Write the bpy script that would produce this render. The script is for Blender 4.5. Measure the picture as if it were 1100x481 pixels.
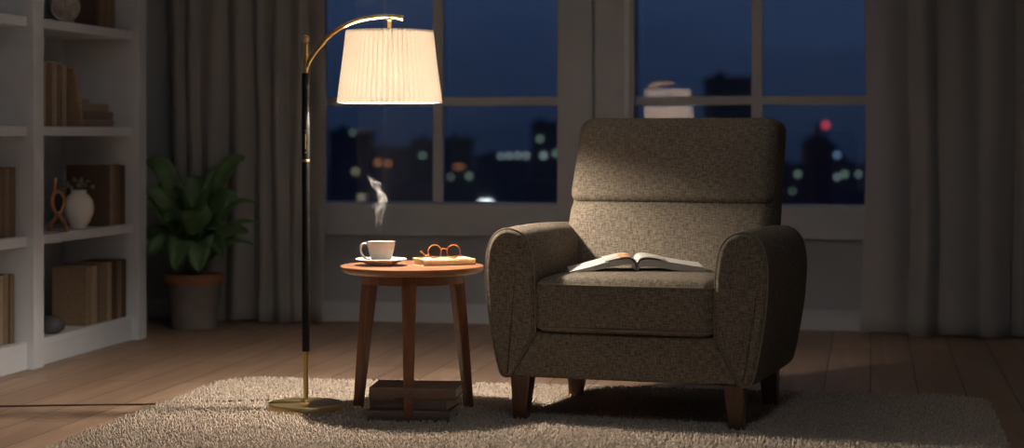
import bpy, math, random
import numpy as np
from mathutils import Vector, Matrix

# ------------------------------------------------------------------ camera / world / exposure
for o in list(bpy.data.objects):
    bpy.data.objects.remove(o)
scene = bpy.context.scene
COL = scene.collection
PI = math.pi
F = 2030.0                                   # focal length in pixels of the 1100 px wide frame
TH = math.atan(385 / F)                      # the camera looks this far to the left of the room's depth axis
RV = Vector((math.cos(TH), math.sin(TH), 0))
FV = Vector((-math.sin(TH), math.cos(TH), 0))
cd = bpy.data.cameras.new('camera')
cam = bpy.data.objects.new('camera', cd)
COL.objects.link(cam)
cam.location = (0, 0, 1.0)
cam.rotation_euler = (PI / 2, 0, TH)
cd.sensor_width = 36
cd.lens = F / 1100 * 36
cd.shift_y = (142 - 240.5) / 1100
cd.clip_end = 3000
cd.dof.use_dof = True
cd.dof.focus_distance = 6.5
cd.dof.aperture_fstop = 2.1
scene.camera = cam
scene.view_settings.view_transform = 'Standard'
scene.view_settings.look = 'None'
scene.view_settings.gamma = 1
scene.view_settings.use_curve_mapping = False
scene.view_settings.exposure = 0.0

BULB = 2050.0
FILL_LIGHT = 17.0                                # radiance of the added fill light on the ceiling
SKY = 1.0

w = bpy.data.worlds.new('dusk_sky')
scene.world = w
w.use_nodes = True
nt = w.node_tree
nt.nodes.clear()
out = nt.nodes.new('ShaderNodeOutputWorld')
bg = nt.nodes.new('ShaderNodeBackground')
tc = nt.nodes.new('ShaderNodeTexCoord')
sx = nt.nodes.new('ShaderNodeSeparateXYZ')
mp = nt.nodes.new('ShaderNodeMapping')
mp.inputs['Scale'].default_value = (3, 3, 26)
no = nt.nodes.new('ShaderNodeTexNoise')
no.inputs['Scale'].default_value = 2.2
no.inputs['Detail'].default_value = 3
ma = nt.nodes.new('ShaderNodeMath'); ma.operation = 'MULTIPLY_ADD'
ma.inputs[1].default_value = 0.05
rp = nt.nodes.new('ShaderNodeValToRGB')
cr = rp.color_ramp
cr.elements[0].position = 0.0; cr.elements[0].color = (0.006, 0.010, 0.022, 1)
cr.elements[1].position = 1.0; cr.elements[1].color = (0.012, 0.024, 0.066, 1)
for p, c in ((0.47, (0.008, 0.015, 0.036)), (0.52, (0.013, 0.025, 0.060)), (0.565, (0.021, 0.039, 0.092)),
             (0.60, (0.022, 0.038, 0.088)), (0.66, (0.013, 0.026, 0.070))):
    e = cr.elements.new(p); e.color = (*c, 1)
nt.links.new(tc.outputs['Generated'], sx.inputs[0])
nt.links.new(tc.outputs['Generated'], mp.inputs[0])
nt.links.new(mp.outputs[0], no.inputs['Vector'])
mb2 = nt.nodes.new('ShaderNodeMath'); mb2.operation = 'MULTIPLY_ADD'
mb2.inputs[1].default_value = 1.0; mb2.inputs[2].default_value = 0.475
nt.links.new(sx.outputs['Z'], mb2.inputs[0])
nt.links.new(no.outputs['Fac'], ma.inputs[0])
nt.links.new(mb2.outputs[0], ma.inputs[2])
nt.links.new(ma.outputs[0], rp.inputs[0])
nt.links.new(rp.outputs[0], bg.inputs['Color'])
bg.inputs['Strength'].default_value = SKY
nt.links.new(bg.outputs[0], out.inputs[0])


# ------------------------------------------------------------------ helpers
def cw(X, Z, h=0.0):
    "camera-frame metres (right, depth) to world"
    v = RV * X + FV * Z
    return Vector((v.x, v.y, h))


def pt(px, py, Z):
    "point seen at pixel px, py at camera depth Z"
    v = RV * ((px - 550) / F * Z) + FV * Z
    return Vector((v.x, v.y, 1 - (py - 142) / F * Z))


KR = 0.985                                  # things standing in the rug pile (pile height 15 mm)
RZ = 1 - KR


def rw(X, Z, h=0.0):
    v = cw(X * KR, Z * KR)
    return Vector((v.x, v.y, RZ + KR * h))


def tag(o, label=None, cat=None, group=None, kind=None):
    if label: o['label'] = label
    if cat: o['category'] = cat
    if group: o['group'] = group
    if kind: o['kind'] = kind
    return o


def emp(name, loc=(0, 0, 0), rz=0.0, sc=1.0):
    o = bpy.data.objects.new(name, None)
    o.empty_display_size = 0.05
    o.location = loc
    o.rotation_euler = (0, 0, rz)
    o.scale = (sc, sc, sc)
    COL.objects.link(o)
    return o


class MB:
    def __init__(s):
        s.v = []; s.f = []

    def add(s, vs, fs, M=None):
        n = len(s.v)
        if M is not None:
            vs = [M @ Vector(v) for v in vs]
        s.v += [tuple(v) for v in vs]
        s.f += [tuple(i + n for i in f) for f in fs]
        return s

    def box(s, x0, x1, y0, y1, z0, z1, M=None):
        vs = [(x, y, z) for z in (z0, z1) for y in (y0, y1) for x in (x0, x1)]
        fs = [(0, 2, 3, 1), (4, 5, 7, 6), (0, 1, 5, 4), (2, 6, 7, 3), (0, 4, 6, 2), (1, 3, 7, 5)]
        return s.add(vs, fs, M)

    def lathe(s, prof, n=32, M=None, rfun=None):
        "profile of (r, z) from bottom to top; r = 0 closes"
        vs = []; rings = []
        for k, (r, z) in enumerate(prof):
            if r <= 1e-6:
                rings.append([len(vs)]); vs.append((0, 0, z))
            else:
                ring = []
                for i in range(n):
                    a = 2 * PI * i / n
                    rr = r * (rfun(a, k) if rfun else 1)
                    ring.append(len(vs)); vs.append((rr * math.cos(a), rr * math.sin(a), z))
                rings.append(ring)
        fs = []
        for A, B in zip(rings, rings[1:]):
            if len(A) == 1 and len(B) == 1: continue
            for i in range(n):
                j = (i + 1) % n
                if len(A) == 1: fs.append((A[0], B[j], B[i]))
                elif len(B) == 1: fs.append((A[i], A[j], B[0]))
                else: fs.append((A[i], A[j], B[j], B[i]))
        return s.add(vs, fs, M)

    def tube(s, pts, r, n=10, M=None, closed=False, caps=True):
        pts = [Vector(p) for p in pts]
        m = len(pts)
        rs = r if isinstance(r, (list, tuple)) else [r] * m
        vs = []; fs = []
        prev = None
        for i, p in enumerate(pts):
            if closed: t = pts[(i + 1) % m] - pts[i - 1]
            else: t = pts[min(i + 1, m - 1)] - pts[max(i - 1, 0)]
            t.normalize()
            if prev is None:
                a = Vector((0, 0, 1)) if abs(t.z) < 0.9 else Vector((1, 0, 0))
                u = t.cross(a).normalized()
            else:
                u = (prev - t * prev.dot(t)).normalized()
            prev = u
            v2 = t.cross(u)
            for k in range(n):
                a = 2 * PI * k / n
                vs.append(p + (u * math.cos(a) + v2 * math.sin(a)) * rs[i])
        for i in range(m if closed else m - 1):
            A = i * n; B = ((i + 1) % m) * n
            for k in range(n):
                l = (k + 1) % n
                fs.append((A + k, A + l, B + l, B + k))
        if caps and not closed:
            fs.append(tuple(reversed(range(n))))
            fs.append(tuple((m - 1) * n + k for k in range(n)))
        return s.add(vs, fs, M)

    def loft(s, loops, caps=True, M=None):
        n = len(loops[0]); vs = []; fs = []
        for L in loops: vs += [tuple(p) for p in L]
        for i in range(len(loops) - 1):
            A = i * n; B = A + n
            for k in range(n):
                l = (k + 1) % n
                fs.append((A + k, A + l, B + l, B + k))
        if caps:
            fs.append(tuple(reversed(range(n))))
            fs.append(tuple((len(loops) - 1) * n + k for k in range(n)))
        return s.add(vs, fs, M)

    def rbox(s, sx, sy, sz, r, arc=4, seg=10, fun=None, M=None):
        "box of full size sx, sy, sz round the origin with rounded edges; fun(p) deforms"
        h = (sx / 2, sy / 2, sz / 2)
        vs = []; fs = []; idx = {}

        def axis(k):
            inn = max(h[k] - r, 1e-5)
            a = [inn + r * math.tan(PI / 4 * i / arc) for i in range(1, arc + 1)]
            b = [-inn + 2 * inn * i / seg for i in range(seg + 1)]
            return [-x for x in reversed(a)] + b + a
        ax = [axis(0), axis(1), axis(2)]
        N = len(ax[0])

        def vert(i, j, k):
            key = (i, j, k)
            if key not in idx:
                p = (ax[0][i], ax[1][j], ax[2][k])
                q = [max(-(h[d] - r), min(h[d] - r, p[d])) for d in range(3)]
                d = Vector([p[e] - q[e] for e in range(3)])
                if d.length > 1e-9: d = d.normalized() * r
                c = Vector(q) + d
                if fun: c = fun(c)
                idx[key] = len(vs); vs.append(tuple(c))
            return idx[key]
        E = N - 1
        for a in range(E):
            for b in range(E):
                fs.append((vert(a, b, 0), vert(a, b + 1, 0), vert(a + 1, b + 1, 0), vert(a + 1, b, 0)))
                fs.append((vert(a, b, E), vert(a + 1, b, E), vert(a + 1, b + 1, E), vert(a, b + 1, E)))
                fs.append((vert(a, 0, b), vert(a + 1, 0, b), vert(a + 1, 0, b + 1), vert(a, 0, b + 1)))
                fs.append((vert(a, E, b), vert(a, E, b + 1), vert(a + 1, E, b + 1), vert(a + 1, E, b)))
                fs.append((vert(0, a, b), vert(0, a, b + 1), vert(0, a + 1, b + 1), vert(0, a + 1, b)))
                fs.append((vert(E, a, b), vert(E, a + 1, b), vert(E, a + 1, b + 1), vert(E, a, b + 1)))
        return s.add(vs, fs, M)

    def build(s, name, m, parent=None, smooth=True, uv=False, bevel=0, kind=None, label=None):
        me = bpy.data.meshes.new(name)
        me.from_pydata(s.v, [], s.f)
        me.update()
        if smooth:
            me.polygons.foreach_set('use_smooth', [True] * len(me.polygons))
            try: me.set_sharp_from_angle(angle=math.radians(38))
            except Exception: pass
        if uv: boxuv(me)
        for p in me.polygons:
            if p.loop_total > 8: p.use_smooth = False
        me.materials.append(m)
        o = bpy.data.objects.new(name, me)
        COL.objects.link(o)
        if parent: o.parent = parent
        if bevel:
            b = o.modifiers.new('bevel', 'BEVEL'); b.width = bevel; b.segments = 2
            b.limit_method = 'ANGLE'; b.angle_limit = math.radians(40)
        if kind: o['kind'] = kind
        if label: o['label'] = label
        return o


def boxuv(me):
    uvl = me.uv_layers.new(name='UVMap')
    for p in me.polygons:
        n = p.normal
        a = (abs(n.x), abs(n.y), abs(n.z))
        k = a.index(max(a))
        for li in p.loop_indices:
            c = me.vertices[me.loops[li].vertex_index].co
            uvl.data[li].uv = (c.y, c.z) if k == 0 else (c.x, c.z) if k == 1 else (c.x, c.y)


def catmull(P, n=6, closed=False):
    P = [Vector(p) for p in P]
    R = []; m = len(P)
    for i in range(m if closed else m - 1):
        p0 = P[i - 1] if (closed or i) else P[0]
        p1 = P[i]; p2 = P[(i + 1) % m]
        p3 = P[(i + 2) % m] if (closed or i + 2 < m) else P[-1]
        for k in range(n):
            t = k / n
            R.append(0.5 * ((2 * p1) + (p2 - p0) * t + (2 * p0 - 5 * p1 + 4 * p2 - p3) * t * t + (3 * p1 - p0 - 3 * p2 + p3) * t ** 3))
    if not closed: R.append(P[-1])
    return R


def N(t, kind, **kw):
    n = t.nodes.new(kind)
    for k, v in kw.items(): setattr(n, k, v)
    return n


def mat(name, c1, c2=None, rough=0.6, metal=0.0, scale=6, stretch=(1, 1, 1), bump=0.0, bscale=None, detail=4, coat=0.0, spec=0.5,
        sheen=0.0, sub=0.0):
    m = bpy.data.materials.new(name); m.use_nodes = True
    t = m.node_tree; b = t.nodes['Principled BSDF']; L = t.links.new
    c2 = c2 or tuple(x * 0.82 for x in c1)
    co = N(t, 'ShaderNodeTexCoord'); mpn = N(t, 'ShaderNodeMapping'); mpn.inputs['Scale'].default_value = stretch
    L(co.outputs['Object'], mpn.inputs[0])
    nz = N(t, 'ShaderNodeTexNoise'); nz.inputs['Scale'].default_value = scale; nz.inputs['Detail'].default_value = detail
    L(mpn.outputs[0], nz.inputs['Vector'])
    r = N(t, 'ShaderNodeValToRGB'); r.color_ramp.elements[0].position = 0.32; r.color_ramp.elements[1].position = 0.68
    r.color_ramp.elements[0].color = (*c2, 1); r.color_ramp.elements[1].color = (*c1, 1)
    L(nz.outputs['Fac'], r.inputs[0]); L(r.outputs[0], b.inputs['Base Color'])
    b.inputs['Roughness'].default_value = rough; b.inputs['Metallic'].default_value = metal
    b.inputs['Coat Weight'].default_value = coat; b.inputs['Specular IOR Level'].default_value = spec
    b.inputs['Sheen Weight'].default_value = sheen
    if sub:
        b.inputs['Subsurface Weight'].default_value = sub; b.inputs['Subsurface Scale'].default_value = 0.01
    if bump:
        bn = N(t, 'ShaderNodeBump'); bn.inputs['Strength'].default_value = bump; bn.inputs['Distance'].default_value = 0.002
        nb = N(t, 'ShaderNodeTexNoise'); nb.inputs['Scale'].default_value = bscale or scale * 4; nb.inputs['Detail'].default_value = 3
        L(mpn.outputs[0], nb.inputs['Vector']); L(nb.outputs['Fac'], bn.inputs['Height']); L(bn.outputs[0], b.inputs['Normal'])
    return m


def mat_wood(name, c1, c2, axis='Z', rough=0.4, ring=14, coat=0.15):
    st = {'X': (0.12, 1, 1), 'Y': (1, 0.12, 1), 'Z': (1, 1, 0.12)}[axis]
    m = bpy.data.materials.new(name); m.use_nodes = True
    t = m.node_tree; b = t.nodes['Principled BSDF']; L = t.links.new
    co = N(t, 'ShaderNodeTexCoord'); mpn = N(t, 'ShaderNodeMapping'); mpn.inputs['Scale'].default_value = st
    L(co.outputs['Object'], mpn.inputs[0])
    n1 = N(t, 'ShaderNodeTexNoise'); n1.inputs['Scale'].default_value = ring * 3; n1.inputs['Detail'].default_value = 6
    n1.inputs['Distortion'].default_value = 0.6
    n2 = N(t, 'ShaderNodeTexNoise'); n2.inputs['Scale'].default_value = ring * 22; n2.inputs['Detail'].default_value = 3
    L(mpn.outputs[0], n1.inputs['Vector']); L(mpn.outputs[0], n2.inputs['Vector'])
    mx = N(t, 'ShaderNodeMath', operation='MULTIPLY_ADD'); mx.inputs[1].default_value = 0.35
    L(n2.outputs['Fac'], mx.inputs[0]); L(n1.outputs['Fac'], mx.inputs[2])
    r = N(t, 'ShaderNodeValToRGB'); r.color_ramp.elements[0].position = 0.45; r.color_ramp.elements[1].position = 0.9
    r.color_ramp.elements[0].color = (*c2, 1); r.color_ramp.elements[1].color = (*c1, 1)
    L(mx.outputs[0], r.inputs[0]); L(r.outputs[0], b.inputs['Base Color'])
    b.inputs['Roughness'].default_value = rough; b.inputs['Coat Weight'].default_value = coat
    bn = N(t, 'ShaderNodeBump'); bn.inputs['Strength'].default_value = 0.15; bn.inputs['Distance'].default_value = 0.001
    L(mx.outputs[0], bn.inputs['Height']); L(bn.outputs[0], b.inputs['Normal'])
    return m


def mat_weave(name, dark, light, tx=42, ty=290, bump=0.5):
    m = bpy.data.materials.new(name); m.use_nodes = True
    t = m.node_tree; b = t.nodes['Principled BSDF']; L = t.links.new
    co = N(t, 'ShaderNodeTexCoord')
    outs = []
    for sc in ((tx, ty, 1), (ty, tx, 1)):
        q = N(t, 'ShaderNodeMapping'); q.inputs['Scale'].default_value = sc
        L(co.outputs['UV'], q.inputs[0])
        n = N(t, 'ShaderNodeTexNoise'); n.inputs['Scale'].default_value = 1.0; n.inputs['Detail'].default_value = 1.5
        n.noise_dimensions = '2D'
        L(q.outputs[0], n.inputs['Vector']); outs.append(n.outputs['Fac'])
    ad = N(t, 'ShaderNodeMath', operation='ADD'); L(outs[0], ad.inputs[0]); L(outs[1], ad.inputs[1])
    hf = N(t, 'ShaderNodeMath', operation='MULTIPLY'); hf.inputs[1].default_value = 0.5; L(ad.outputs[0], hf.inputs[0])
    big = N(t, 'ShaderNodeTexNoise'); big.inputs['Scale'].default_value = 5; L(co.outputs['Object'], big.inputs['Vector'])
    r = N(t, 'ShaderNodeValToRGB'); r.color_ramp.elements[0].position = 0.38; r.color_ramp.elements[1].position = 0.63
    r.color_ramp.elements[0].color = (*dark, 1); r.color_ramp.elements[1].color = (*light, 1)
    L(hf.outputs[0], r.inputs[0])
    mx = N(t, 'ShaderNodeMix', data_type='RGBA', blend_type='MULTIPLY'); mx.inputs[0].default_value = 0.25
    L(r.outputs[0], mx.inputs[6]); L(big.outputs['Fac'], mx.inputs[7])
    L(mx.outputs[2], b.inputs['Base Color'])
    b.inputs['Roughness'].default_value = 0.92; b.inputs['Specular IOR Level'].default_value = 0.15
    bn = N(t, 'ShaderNodeBump'); bn.inputs['Strength'].default_value = bump; bn.inputs['Distance'].default_value = 0.0012
    L(hf.outputs[0], bn.inputs['Height']); L(bn.outputs[0], b.inputs['Normal'])
    return m


def mat_emit(name, col, s):
    m = bpy.data.materials.new(name); m.use_nodes = True
    t = m.node_tree; t.nodes.clear()
    o = N(t, 'ShaderNodeOutputMaterial'); e = N(t, 'ShaderNodeEmission')
    co = N(t, 'ShaderNodeTexCoord'); nz = N(t, 'ShaderNodeTexNoise'); nz.inputs['Scale'].default_value = 2
    mx = N(t, 'ShaderNodeMix', data_type='RGBA'); mx.inputs[6].default_value = (*col, 1)
    mx.inputs[7].default_value = (*[c * 0.8 for c in col], 1)
    t.links.new(co.outputs['Object'], nz.inputs['Vector']); t.links.new(nz.outputs['Fac'], mx.inputs[0])
    t.links.new(mx.outputs[2], e.inputs[0])
    e.inputs[1].default_value = s
    t.links.new(e.outputs[0], o.inputs[0])
    return m


def mat_translucent(name, c, trans=0.3, transp=0.0, grain=(30, 30, 260)):
    "cloth that lets light through; transp is the open share of the weave"
    m = bpy.data.materials.new(name); m.use_nodes = True
    t = m.node_tree; L = t.links.new; t.nodes.clear()
    o = N(t, 'ShaderNodeOutputMaterial')
    co = N(t, 'ShaderNodeTexCoord'); mpn = N(t, 'ShaderNodeMapping'); mpn.inputs['Scale'].default_value = grain
    L(co.outputs['Object'], mpn.inputs[0])
    nz = N(t, 'ShaderNodeTexNoise'); nz.inputs['Scale'].default_value = 2; L(mpn.outputs[0], nz.inputs['Vector'])
    mx = N(t, 'ShaderNodeMix', data_type='RGBA'); mx.inputs[6].default_value = (*c, 1)
    mx.inputs[7].default_value = (*[x * 0.88 for x in c], 1); L(nz.outputs['Fac'], mx.inputs[0])
    d = N(t, 'ShaderNodeBsdfDiffuse'); tr = N(t, 'ShaderNodeBsdfTranslucent')
    L(mx.outputs[2], d.inputs[0]); L(mx.outputs[2], tr.inputs[0])
    a = N(t, 'ShaderNodeMixShader'); a.inputs[0].default_value = trans
    L(d.outputs[0], a.inputs[1]); L(tr.outputs[0], a.inputs[2])
    res = a
    if transp:
        tp = N(t, 'ShaderNodeBsdfTransparent'); b = N(t, 'ShaderNodeMixShader'); b.inputs[0].default_value = transp
        L(a.outputs[0], b.inputs[1]); L(tp.outputs[0], b.inputs[2]); res = b
    L(res.outputs[0], o.inputs[0])
    return m


def mat_pane(name, refl=0.14, tint=(0.93, 0.95, 0.96)):
    m = bpy.data.materials.new(name); m.use_nodes = True
    t = m.node_tree; L = t.links.new; t.nodes.clear()
    o = N(t, 'ShaderNodeOutputMaterial'); tp = N(t, 'ShaderNodeBsdfTransparent'); tp.inputs[0].default_value = (*tint, 1)
    g = N(t, 'ShaderNodeBsdfGlossy'); g.inputs['Roughness'].default_value = 0.01
    lw = N(t, 'ShaderNodeFresnel'); lw.inputs[0].default_value = 1.45
    ad = N(t, 'ShaderNodeMath', operation='ADD'); ad.inputs[1].default_value = refl - 0.034
    nz = N(t, 'ShaderNodeTexNoise'); nz.inputs['Scale'].default_value = 1.5
    mu = N(t, 'ShaderNodeMath', operation='MULTIPLY_ADD'); mu.inputs[1].default_value = 0.01
    L(lw.outputs[0], ad.inputs[0]); L(nz.outputs['Fac'], mu.inputs[0]); L(ad.outputs[0], mu.inputs[2])
    a = N(t, 'ShaderNodeMixShader'); L(mu.outputs[0], a.inputs[0]); L(tp.outputs[0], a.inputs[1]); L(g.outputs[0], a.inputs[2])
    L(a.outputs[0], o.inputs[0])
    return m


# ------------------------------------------------------------------ materials
M = {}
M['wall'] = mat('painted_wall', (0.46, 0.485, 0.52), (0.43, 0.455, 0.49), rough=0.85, scale=3, bump=0.1, bscale=160)
M['ceil'] = mat('painted_ceiling', (0.70, 0.76, 0.85), rough=0.9, scale=3)
M['trim'] = mat('painted_trim', (0.60, 0.625, 0.66), (0.57, 0.595, 0.63), rough=0.5, scale=5)
M['case'] = mat('painted_bookcase', (0.62, 0.645, 0.69), (0.59, 0.615, 0.66), rough=0.5, scale=5)
M['fabric'] = mat_weave('armchair_tweed', (0.112, 0.093, 0.071), (0.275, 0.229, 0.176))
M['piping'] = mat('armchair_piping', (0.24, 0.20, 0.15), (0.18, 0.15, 0.11), rough=0.9, scale=300, bump=0.5)
M['leg'] = mat_wood('dark_leg_wood', (0.16, 0.075, 0.038), (0.07, 0.03, 0.016), 'Z')
M['walnut'] = mat_wood('table_leg_wood', (0.27, 0.11, 0.05), (0.14, 0.052, 0.024), 'Z', ring=9)
M['top'] = mat_wood('table_top_wood', (0.37, 0.165, 0.08), (0.22, 0.088, 0.04), 'X', rough=0.33, ring=8, coat=0.3)
M['brass'] = mat('brushed_brass', (0.66, 0.48, 0.22), (0.52, 0.37, 0.15), rough=0.40, metal=1, scale=60, stretch=(1, 1, 0.1))
M['black'] = mat('black_lacquer', (0.012, 0.011, 0.011), (0.007, 0.007, 0.007), rough=0.42, scale=20, spec=.15)
M['shade'] = mat_translucent('pleated_shade_cloth', (0.96, 0.91, 0.84), trans=0.38, grain=(3, 3, 3))
M['ceramic'] = mat('white_ceramic', (0.82, 0.78, 0.73), (0.78, 0.74, 0.69), rough=0.25, scale=8, coat=0.3)
M['coffee'] = mat('coffee', (0.05, 0.022, 0.01), rough=0.08)
M['pages'] = mat('book_pages', (0.78, 0.70, 0.56), (0.55, 0.47, 0.35), rough=0.85, scale=8, stretch=(1, 1, 90), bump=0.3)
M['pages_v'] = mat('book_pages_upright', (0.60, 0.52, 0.40), (0.42, 0.35, 0.26), rough=0.85, scale=8, stretch=(1, 120, 1), bump=0.3)
M['tan'] = mat('tan_cloth_cover', (0.62, 0.46, 0.27), (0.52, 0.38, 0.22), rough=0.7, scale=60, bump=0.2)
M['curtain'] = mat_translucent('curtain_linen', (0.52, 0.515, 0.51), trans=0.2)
M['sheer'] = mat_translucent('sheer_voile', (0.80, 0.78, 0.78), trans=0.4, transp=0.22)
M['pane'] = mat_pane('window_glass', refl=0.24)
M['tortoise'] = mat('tortoiseshell', (0.85, 0.30, 0.06), (0.30, 0.08, 0.02), rough=0.2, scale=120, coat=0.4, sub=0.2)
M['lens'] = mat_pane('spectacle_lens', refl=0.06, tint=(0.97, 0.97, 0.97))
M['leaf'] = mat('leaf_green', (0.115, 0.215, 0.075), (0.055, 0.125, 0.040), rough=0.42, scale=9, coat=0.1)
M['stem'] = mat('plant_stem', (0.09, 0.16, 0.05), rough=0.5)
M['pot'] = mat('grey_clay_pot', (0.21, 0.185, 0.175), (0.175, 0.15, 0.14), rough=0.85, scale=14, bump=0.3)
M['terra'] = mat('terracotta_rim', (0.36, 0.165, 0.07), (0.28, 0.12, 0.05), rough=0.8, scale=20, bump=0.2)
M['soil'] = mat('soil', (0.04, 0.028, 0.02), (0.02, 0.014, 0.01), rough=0.95, scale=60, bump=1)
M['silver'] = mat('strip_sky_pale', (0.86, 0.90, 0.95), (0.80, 0.85, 0.90), rough=0.45, scale=12)  # blue-white base colour stands for sky light falling on the jamb strip
M['cord'] = mat('brown_cord', (0.06, 0.035, 0.025), rough=0.6, scale=80)


# floor: oak boards running away from the camera
def floor_material():
    m = bpy.data.materials.new('oak_boards'); m.use_nodes = True
    t = m.node_tree; b = t.nodes['Principled BSDF']; L = t.links.new
    co = N(t, 'ShaderNodeTexCoord')
    rot = N(t, 'ShaderNodeMapping'); rot.inputs['Rotation'].default_value = (0, 0, PI / 2)
    rot.inputs['Location'].default_value = (0.4, 0.0, 0)
    L(co.outputs['Object'], rot.inputs[0])
    br = N(t, 'ShaderNodeTexBrick')
    br.inputs['Scale'].default_value = 1.0
    br.inputs['Brick Width'].default_value = 1.7; br.inputs['Row Height'].default_value = 0.18
    br.inputs['Mortar Size'].default_value = 0.0028; br.inputs['Mortar Smooth'].default_value = 0.3
    br.inputs['Bias'].default_value = 0.0
    br.inputs['Color1'].default_value = (0.0, 0.0, 0.0, 1); br.inputs['Color2'].default_value = (1, 1, 1, 1)
    br.inputs['Mortar'].default_value = (0.5, 0.5, 0.5, 1)
    br.offset = 0.37; br.offset_frequency = 2
    L(rot.outputs[0], br.inputs['Vector'])
    gm = N(t, 'ShaderNodeMapping'); gm.inputs['Scale'].default_value = (14, 1.1, 1)
    L(co.outputs['Object'], gm.inputs[0])
    ad = N(t, 'ShaderNodeVectorMath', operation='MULTIPLY_ADD')
    ad.inputs[1].default_value = (7, 13, 3); L(br.outputs['Color'], ad.inputs[0]); L(gm.outputs[0], ad.inputs[2])
    n1 = N(t, 'ShaderNodeTexNoise'); n1.inputs['Scale'].default_value = 1.0; n1.inputs['Detail'].default_value = 7
    n1.inputs['Distortion'].default_value = 1.3; L(ad.outputs[0], n1.inputs['Vector'])
    r = N(t, 'ShaderNodeValToRGB'); r.color_ramp.elements[0].position = 0.3; r.color_ramp.elements[1].position = 0.72
    r.color_ramp.elements[0].color = (0.30, 0.19, 0.125, 1); r.color_ramp.elements[1].color = (0.46, 0.31, 0.215, 1)
    L(n1.outputs['Fac'], r.inputs[0])
    tone = N(t, 'ShaderNodeMix', data_type='RGBA', blend_type='MULTIPLY'); tone.inputs[0].default_value = 0.22
    L(r.outputs[0], tone.inputs[6]); L(br.outputs['Color'], tone.inputs[7])
    gap = N(t, 'ShaderNodeMix', data_type='RGBA'); gap.inputs[7].default_value = (0.03, 0.02, 0.015, 1)
    L(br.outputs['Fac'], gap.inputs[0]); L(tone.outputs[2], gap.inputs[6])
    L(gap.outputs[2], b.inputs['Base Color'])
    rr = N(t, 'ShaderNodeMath', operation='MULTIPLY_ADD'); rr.inputs[1].default_value = 0.15; rr.inputs[2].default_value = 0.36
    L(n1.outputs['Fac'], rr.inputs[0]); L(rr.outputs[0], b.inputs['Roughness'])
    bn = N(t, 'ShaderNodeBump'); bn.inputs['Strength'].default_value = 0.25; bn.inputs['Distance'].default_value = 0.002
    sb = N(t, 'ShaderNodeMath', operation='MULTIPLY_ADD'); sb.inputs[1].default_value = -2.0
    L(br.outputs['Fac'], sb.inputs[0]); L(n1.outputs['Fac'], sb.inputs[2]); L(sb.outputs[0], bn.inputs['Height'])
    L(bn.outputs[0], b.inputs['Normal'])
    return m


# ------------------------------------------------------------------ setting
XL, XR, YB, YF, HC = -3.87, 1.75, 9.70, -1.2, 2.6


def struct(name, mb, m, bevel=0, parent=None, smooth=False):
    o = mb.build(name, m, parent, smooth=smooth, bevel=bevel)
    if not parent: o['kind'] = 'structure'
    return o


struct('floor', MB().box(XL - 0.2, XR + 0.2, YF, YB + 0.15, -0.08, 0), floor_material())
struct('ceiling', MB().box(XL - 0.2, XR + 0.2, YF, YB + 0.15, HC, HC + 0.1), M['ceil'])
struct('wall_left', MB().box(XL - 0.15, XL, YF, YB, 0, HC), M['wall'])
struct('wall_right', MB().box(XR, XR + 0.15, YF, YB, 0, HC), M['wall'])
struct('wall_rear', MB().box(XL - 0.2, XR + 0.2, YF - .15, YF, 0, HC), M['wall'])
W1 = (-2.885, -1.595)          # glass span of window_1
W2 = (-1.195, 0.055)
GB, GT = 0.632, 2.25
wb = MB()
wb.box(XL - 0.15, W1[0], YB, YB + 0.15, 0, HC)
wb.box(W2[1], XR + 0.15, YB, YB + 0.15, 0, HC)
wb.box(W1[0], W2[1], YB, YB + 0.15, 0, GB - 0.03)
wb.box(W1[0], W2[1], YB, YB + 0.15, GT, HC)
wb.box(W1[1], W2[0], YB, YB + 0.15, GB - 0.03, GT)
struct('wall_back', wb, M['wall'])
# baseboard with a moulded top
bb = MB()
prof = [(9.70, 0), (9.680, 0), (9.680, 0.070), (9.684, 0.074), (9.684, 0.082), (9.690, 0.092), (9.690, 0.103), (9.70, 0.103)]
bb.loft([[(x, y, z) for y, z in prof] for x in (XL, XR)])
struct('baseboard_back', bb, M['trim'])
bl = MB(); bl.loft([[(XL + (9.70 - a), y, z) for a, z in prof] for y in (9.68, 8.72)])
struct('baseboard_left', bl, M['trim'])
brt = MB(); brt.loft([[(XR - (9.70 - a), y, z) for a, z in prof] for y in (YF, 9.68)])
struct('baseboard_right', brt, M['trim'])


TV = -0.5


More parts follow.
